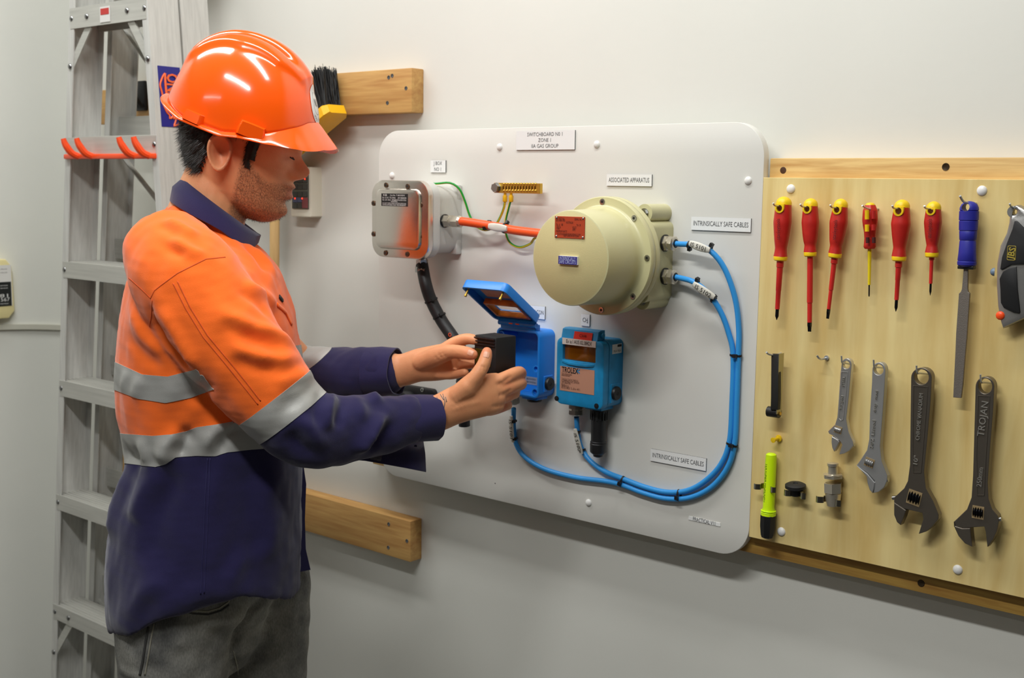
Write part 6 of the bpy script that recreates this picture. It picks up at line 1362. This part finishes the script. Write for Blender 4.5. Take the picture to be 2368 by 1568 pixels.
jeans = obj('jeans', JV, JF, denim(), wk, 180); JT = bvh(JV, JF)
M_jth = mat('denim_seam', (150, 146, 132), .85); M_jdk = mat('denim_dark_seam', (64, 63, 62), .9)
for pl, m, r in (([(356, 1442), (349, 1480), (341, 1530), (334, 1567)], M_jth, .0014), ([(343, 1450), (336, 1490), (330, 1530), (322, 1567)], M_jdk, .0022), ([(418, 1402), (445, 1412), (480, 1414), (508, 1406), (528, 1392), (534, 1376)], M_jth, .0016), ([(418, 1409), (446, 1419), (482, 1421), (512, 1412), (534, 1396)], M_jdk, .0016), ([(540, 1505), (548, 1540), (552, 1567)], M_jth, .0012), ([(264, 1480), (262, 1510), (258, 1540)], M_jth, .0012)):
    seam(JT, pl, r, m, jeans, 'seam', .0004)
for an, nm in ((zset(W(396, 1395, .085), 0), 'R'), (zset(W(600, 1395, -.075), 0), 'L')):
    V, F = etube([an-WF*.07+WU*.05, an-WF*.04+WU*.055, an+WF*.05+WU*.050, an+WF*.13+WU*.036, an+WF*.17+WU*.03], [(.034, .036), (.040, .052), (.045, .048), (.046, .034), (.036, .024)], WR, 24, .01)
    V = np.array(V); V[:, 2] = np.maximum(V[:, 2], .008); s_ = obj('work_boot', V, F, mat('boot_leather', (86, 66, 48), .6), wk, 60)
    V2 = np.array(V); lowm = V2[:, 2].min(); obj('sole', *xf((np.stack([V2[:, 0], V2[:, 1], np.clip(V2[:, 2], .0, .018)], 1), F)), M_rub, s_, 60)

# ---------------------------------------------------------------- the black module in the hands
mo = empty('battery_module', tuple(P(1147, 862, .215))); tag(mo, 'black plastic module held up in both hands before the open box', 'module')
X0, X1 = P(1096, 815, .236)[0], P(1151, 815, .236)[0]; zt_, zb_ = P(1150, 781, .236)[2], P(1150, 866, .236)[2]; xm = (X0+X1)/2
M_mod = mat('module_black', (20, 20, 22), rough=.28, coat=.2); M_modm = mat('module_black_matt', (26, 26, 27), rough=.6)
ang = R_(-5)
def mrot(part):
    V, F = part; V = np.asarray(V, float); c = np.array([xm, -.212, (zt_+zb_)/2]); Rm = np.array([[math.cos(ang), -math.sin(ang), 0], [math.sin(ang), math.cos(ang), 0], [0, 0, 1]]); return (V-c) @ Rm.T+c, F
obj('case', *mrot(rbox((xm, -.211, (zt_+zb_)/2), (X1-X0, .050, zt_-zb_), .0025)), M_modm, mo)
for k in range(3): obj('ridge', *mrot(rbox((xm, -.2365-.0014*(2-k)*.4, zt_-.004-.006*k), (X1-X0-.004, .004, .0026), .001)), M_mod, mo)
obj('front_window', *mrot(rbox((xm-.004, -.2365, (zt_+zb_)/2-.006), (X1-X0-.016, .0016, (zt_-zb_)*.46), .0006, 1)), mat('module_window', (60, 52, 14), .12, coat=.6), mo)
obj('lower_step', *mrot(rbox((xm+.004, -.214, zb_-.004), (X1-X0-.006, .030, .012), .002)), M_modm, mo)

# ---------------------------------------------------------------- hard hat
TH2 = R_(22.0); CY_ = R_(17.0); WF2 = WF*math.cos(CY_)+WR*math.sin(CY_); CR_ = WR*math.cos(CY_)-WF*math.sin(CY_); CF = WF2*math.cos(TH2)-WU*math.sin(TH2); CU = WF2*math.sin(TH2)+WU*math.cos(TH2); CO = W(566, 298, 0)
def hat_mirror(p): return p-2*((p-CO) @ CR_)*CR_
hh = empty('hard_hat', tuple(CO)); tag(hh, 'glossy orange hard hat with ridged crown and round white sticker', 'hard hat')
M_hat = mat('hard_hat_orange', (255, 92, 14), rough=.16, coat=.5)
def hat_base(th):
    c = math.cos(th); front = max(0, c); 
    return np.interp(abs(math.atan2(math.sin(th), math.cos(th))), [0, .35, .7, 1.0, 1.5, 2.1, 2.6, 3.1416], [.058, .051, .032, .012, -.012, -.016, -.006, .003])
def hat_pt(th, ph, lift=0.0):
    """th: 0 front, + to his left; ph: 0 rim .. pi/2 crown"""
    c, s = math.cos(th), math.sin(th); a = .134 if c > 0 else .127; bb = .107; c0 = -.010
    n_ = 2.18-.22*c
    hb0 = hat_base(th); H = .148
    k = math.sin(ph); z = hb0+(H-hb0)*k; zr = max(0.0, z)/H
    r = max(0.0, 1-max(0, min(1, (z-0)/H))**n_)**(1/ n_) if z > 0 else 1.0+.02*(-z/.02)
    f, l = c0+a*c*r, bb*s*r
    # ridges along the crown
    al = abs(l); top = np.clip((z-.055)/.05, 0, 1); fr = np.clip((.075-f)/.035, 0, 1)*np.clip((f+.150)/.03, 0, 1)
    Lw = np.interp(f, [-.14, -.10, -.03, .03, .075], [.036, .050, .061, .054, .030]); edge = 1/(1+math.exp((al-Lw)/.0022))
    fr = np.clip((.085-f)/.016, 0, 1)*np.clip((f+.140)/.02, 0, 1); top = np.clip((z-.050)/.03, 0, 1)
    d = (.0075*edge+.0035*math.exp(-(al/.013)**4)-.0085*math.exp(-((al-.0225)/.0062)**2)*np.clip((.06-f)/.03, 0, 1))*top*fr
    nv = np.array([c*r/a*.13, s*r/bb*.1, zr+.05]); nv = np.array([f-c0, l*1.3, z*.8]); nv /= np.linalg.norm(nv)+1e-9
    q = np.array([f, l, z])+nv*(d+lift); return CO+CF*q[0]-CR_*q[1]+CU*q[2]
nt_, np_ = 192, 44
phs = np.concatenate([np.linspace(0, .55, 12), np.linspace(.58, 1.47, 70), np.linspace(1.48, 1.565, 9)]); ths = np.linspace(0, 2*math.pi, nt_, endpoint=False)
rings = [[hat_pt(t, p) for t in ths] for p in phs]
inner = [[hat_pt(t, p, -.003) for t in ths] for p in phs[::-1][::4]]+[[hat_pt(t, 0, -.003) for t in ths]]
shell = obj('shell', *loft(rings+inner, closed=True), M_hat, hh, 180)
# brim
def brim_ring(e, dz, inner=False):
    R = []
    for t in ths:
        p = hat_pt(t, 0); w_ = abs(math.atan2(math.sin(t), math.cos(t))); ext = np.interp(w_, [0, .25, .5, .75, 1.0, 1.4, 2.2, 2.8, 3.15], [.0475, .0475, .046, .036, .020, .010, .0085, .011, .012])
        dr = np.interp(w_, [0, .3, .6, .9, 1.3, 2.4, 3.15], [-.026, -.0265, -.024, -.014, -.004, -.001, .001])
        out = CF*math.cos(t)-CR_*math.sin(t)*.9; out = out/np.linalg.norm(out); R.append(p+out*ext*e+CU*(dr*e+dz))
    return R
br_ = obj('brim', *loft([brim_ring(-.05, .0015), brim_ring(.15, .0018), brim_ring(.4, .0012), brim_ring(.7, .0005), brim_ring(.93, -.0004), brim_ring(1.0, -.0016), brim_ring(.93, -.0032), brim_ring(.5, -.0026), brim_ring(-.05, -.0016)], closed=True), M_hat, hh, 60)
HT = bvh(*loft(rings, False))
for side in (1, -1):
    for (x, y, w_, h_, d_) in ((450, 273, .036, .018, .010), (552, 313, .048, .008, .006), (659, 314, .045, .024, .012)):
        p, n = cast(HT, x, y)
        if p is None: continue
        up_ = CU-n*(CU @ n); up_ /= np.linalg.norm(up_); sd = np.cross(up_, n); R = []
        for k, t_ in ((1.0, -.002), (.96, d_*.6), (.86, d_)): R.append([p+sd*a*w_/2*k+up_*(b_*h_/2*k-(1-k)*h_*.1)+n*t_ for a, b_ in ((-1, -1), (-.4, -1.03), (.4, -1.03), (1, -1), (1.0, 0), (.9, 1), (.4, 1.04), (-.4, 1.04), (-.9, 1), (-1.0, 0))])
        V, F = loft(R)
        if side < 0: V = np.array([hat_mirror(v) for v in V])
        obj('accessory_slot', V, F, M_hat, shell, 50)
# sticker on the front
def front_pt(u_, v_, lift):
    th = u_/.125; z = .083+v_*.88; hb0 = hat_base(th); k = np.clip((z-hb0)/(.148-hb0), 0, .999); return hat_pt(th, math.asin(k), lift)
rings = [[front_pt(r_*math.cos(t), r_*math.sin(t), .0009) for t in np.linspace(0, 2*math.pi, 36, endpoint=False)] for r_ in (.031, .024, .016, .008, .0005)]
stk_ = obj('sticker', *loft(rings, False), mat('sticker_white', (232, 230, 228), .35), hh, 180)
rr_ = loft([[front_pt(r_*math.cos(t), r_*math.sin(t)+.003, .0012) for t in np.linspace(0, 2*math.pi, 40, endpoint=False)] for r_ in (.0185, .0178)], False); obj('emblem', *rr_, M_k, stk_, None)
def wrap_text(s, cu_, cv_, hgt, wd, rot, name='lettering'):
    o = text(s, (0, 0, 0), (1, 0, 0), (0, 1, 0), hgt, M_k, stk_, width=wd, name=name)
    org = ORG[stk_.name]; co = np.array([tuple(v.co) for v in o.data.vertices])+org; ca, sa = math.cos(R_(rot)), math.sin(R_(rot))
    for v, q in zip(o.data.vertices, co): u_, w_ = q[0]*ca-q[1]*sa+cu_, q[0]*sa+q[1]*ca+cv_; v.co = Vector(front_pt(u_, w_, .0013)-org)
wrap_text('NU', 0, .004, .013, .022, 0); wrap_text('VOLT', -.012, -.0215, .006, .020, -28); wrap_text('EX', .012, -.0215, .006, .010, 28)
# inner band and ratchet at the nape
obj('headband', *tube([W(438, 283, .045), W(430, 285, .02), W(428, 287, -.02), W(436, 285, -.05)], .006, 8), M_bk, hh)
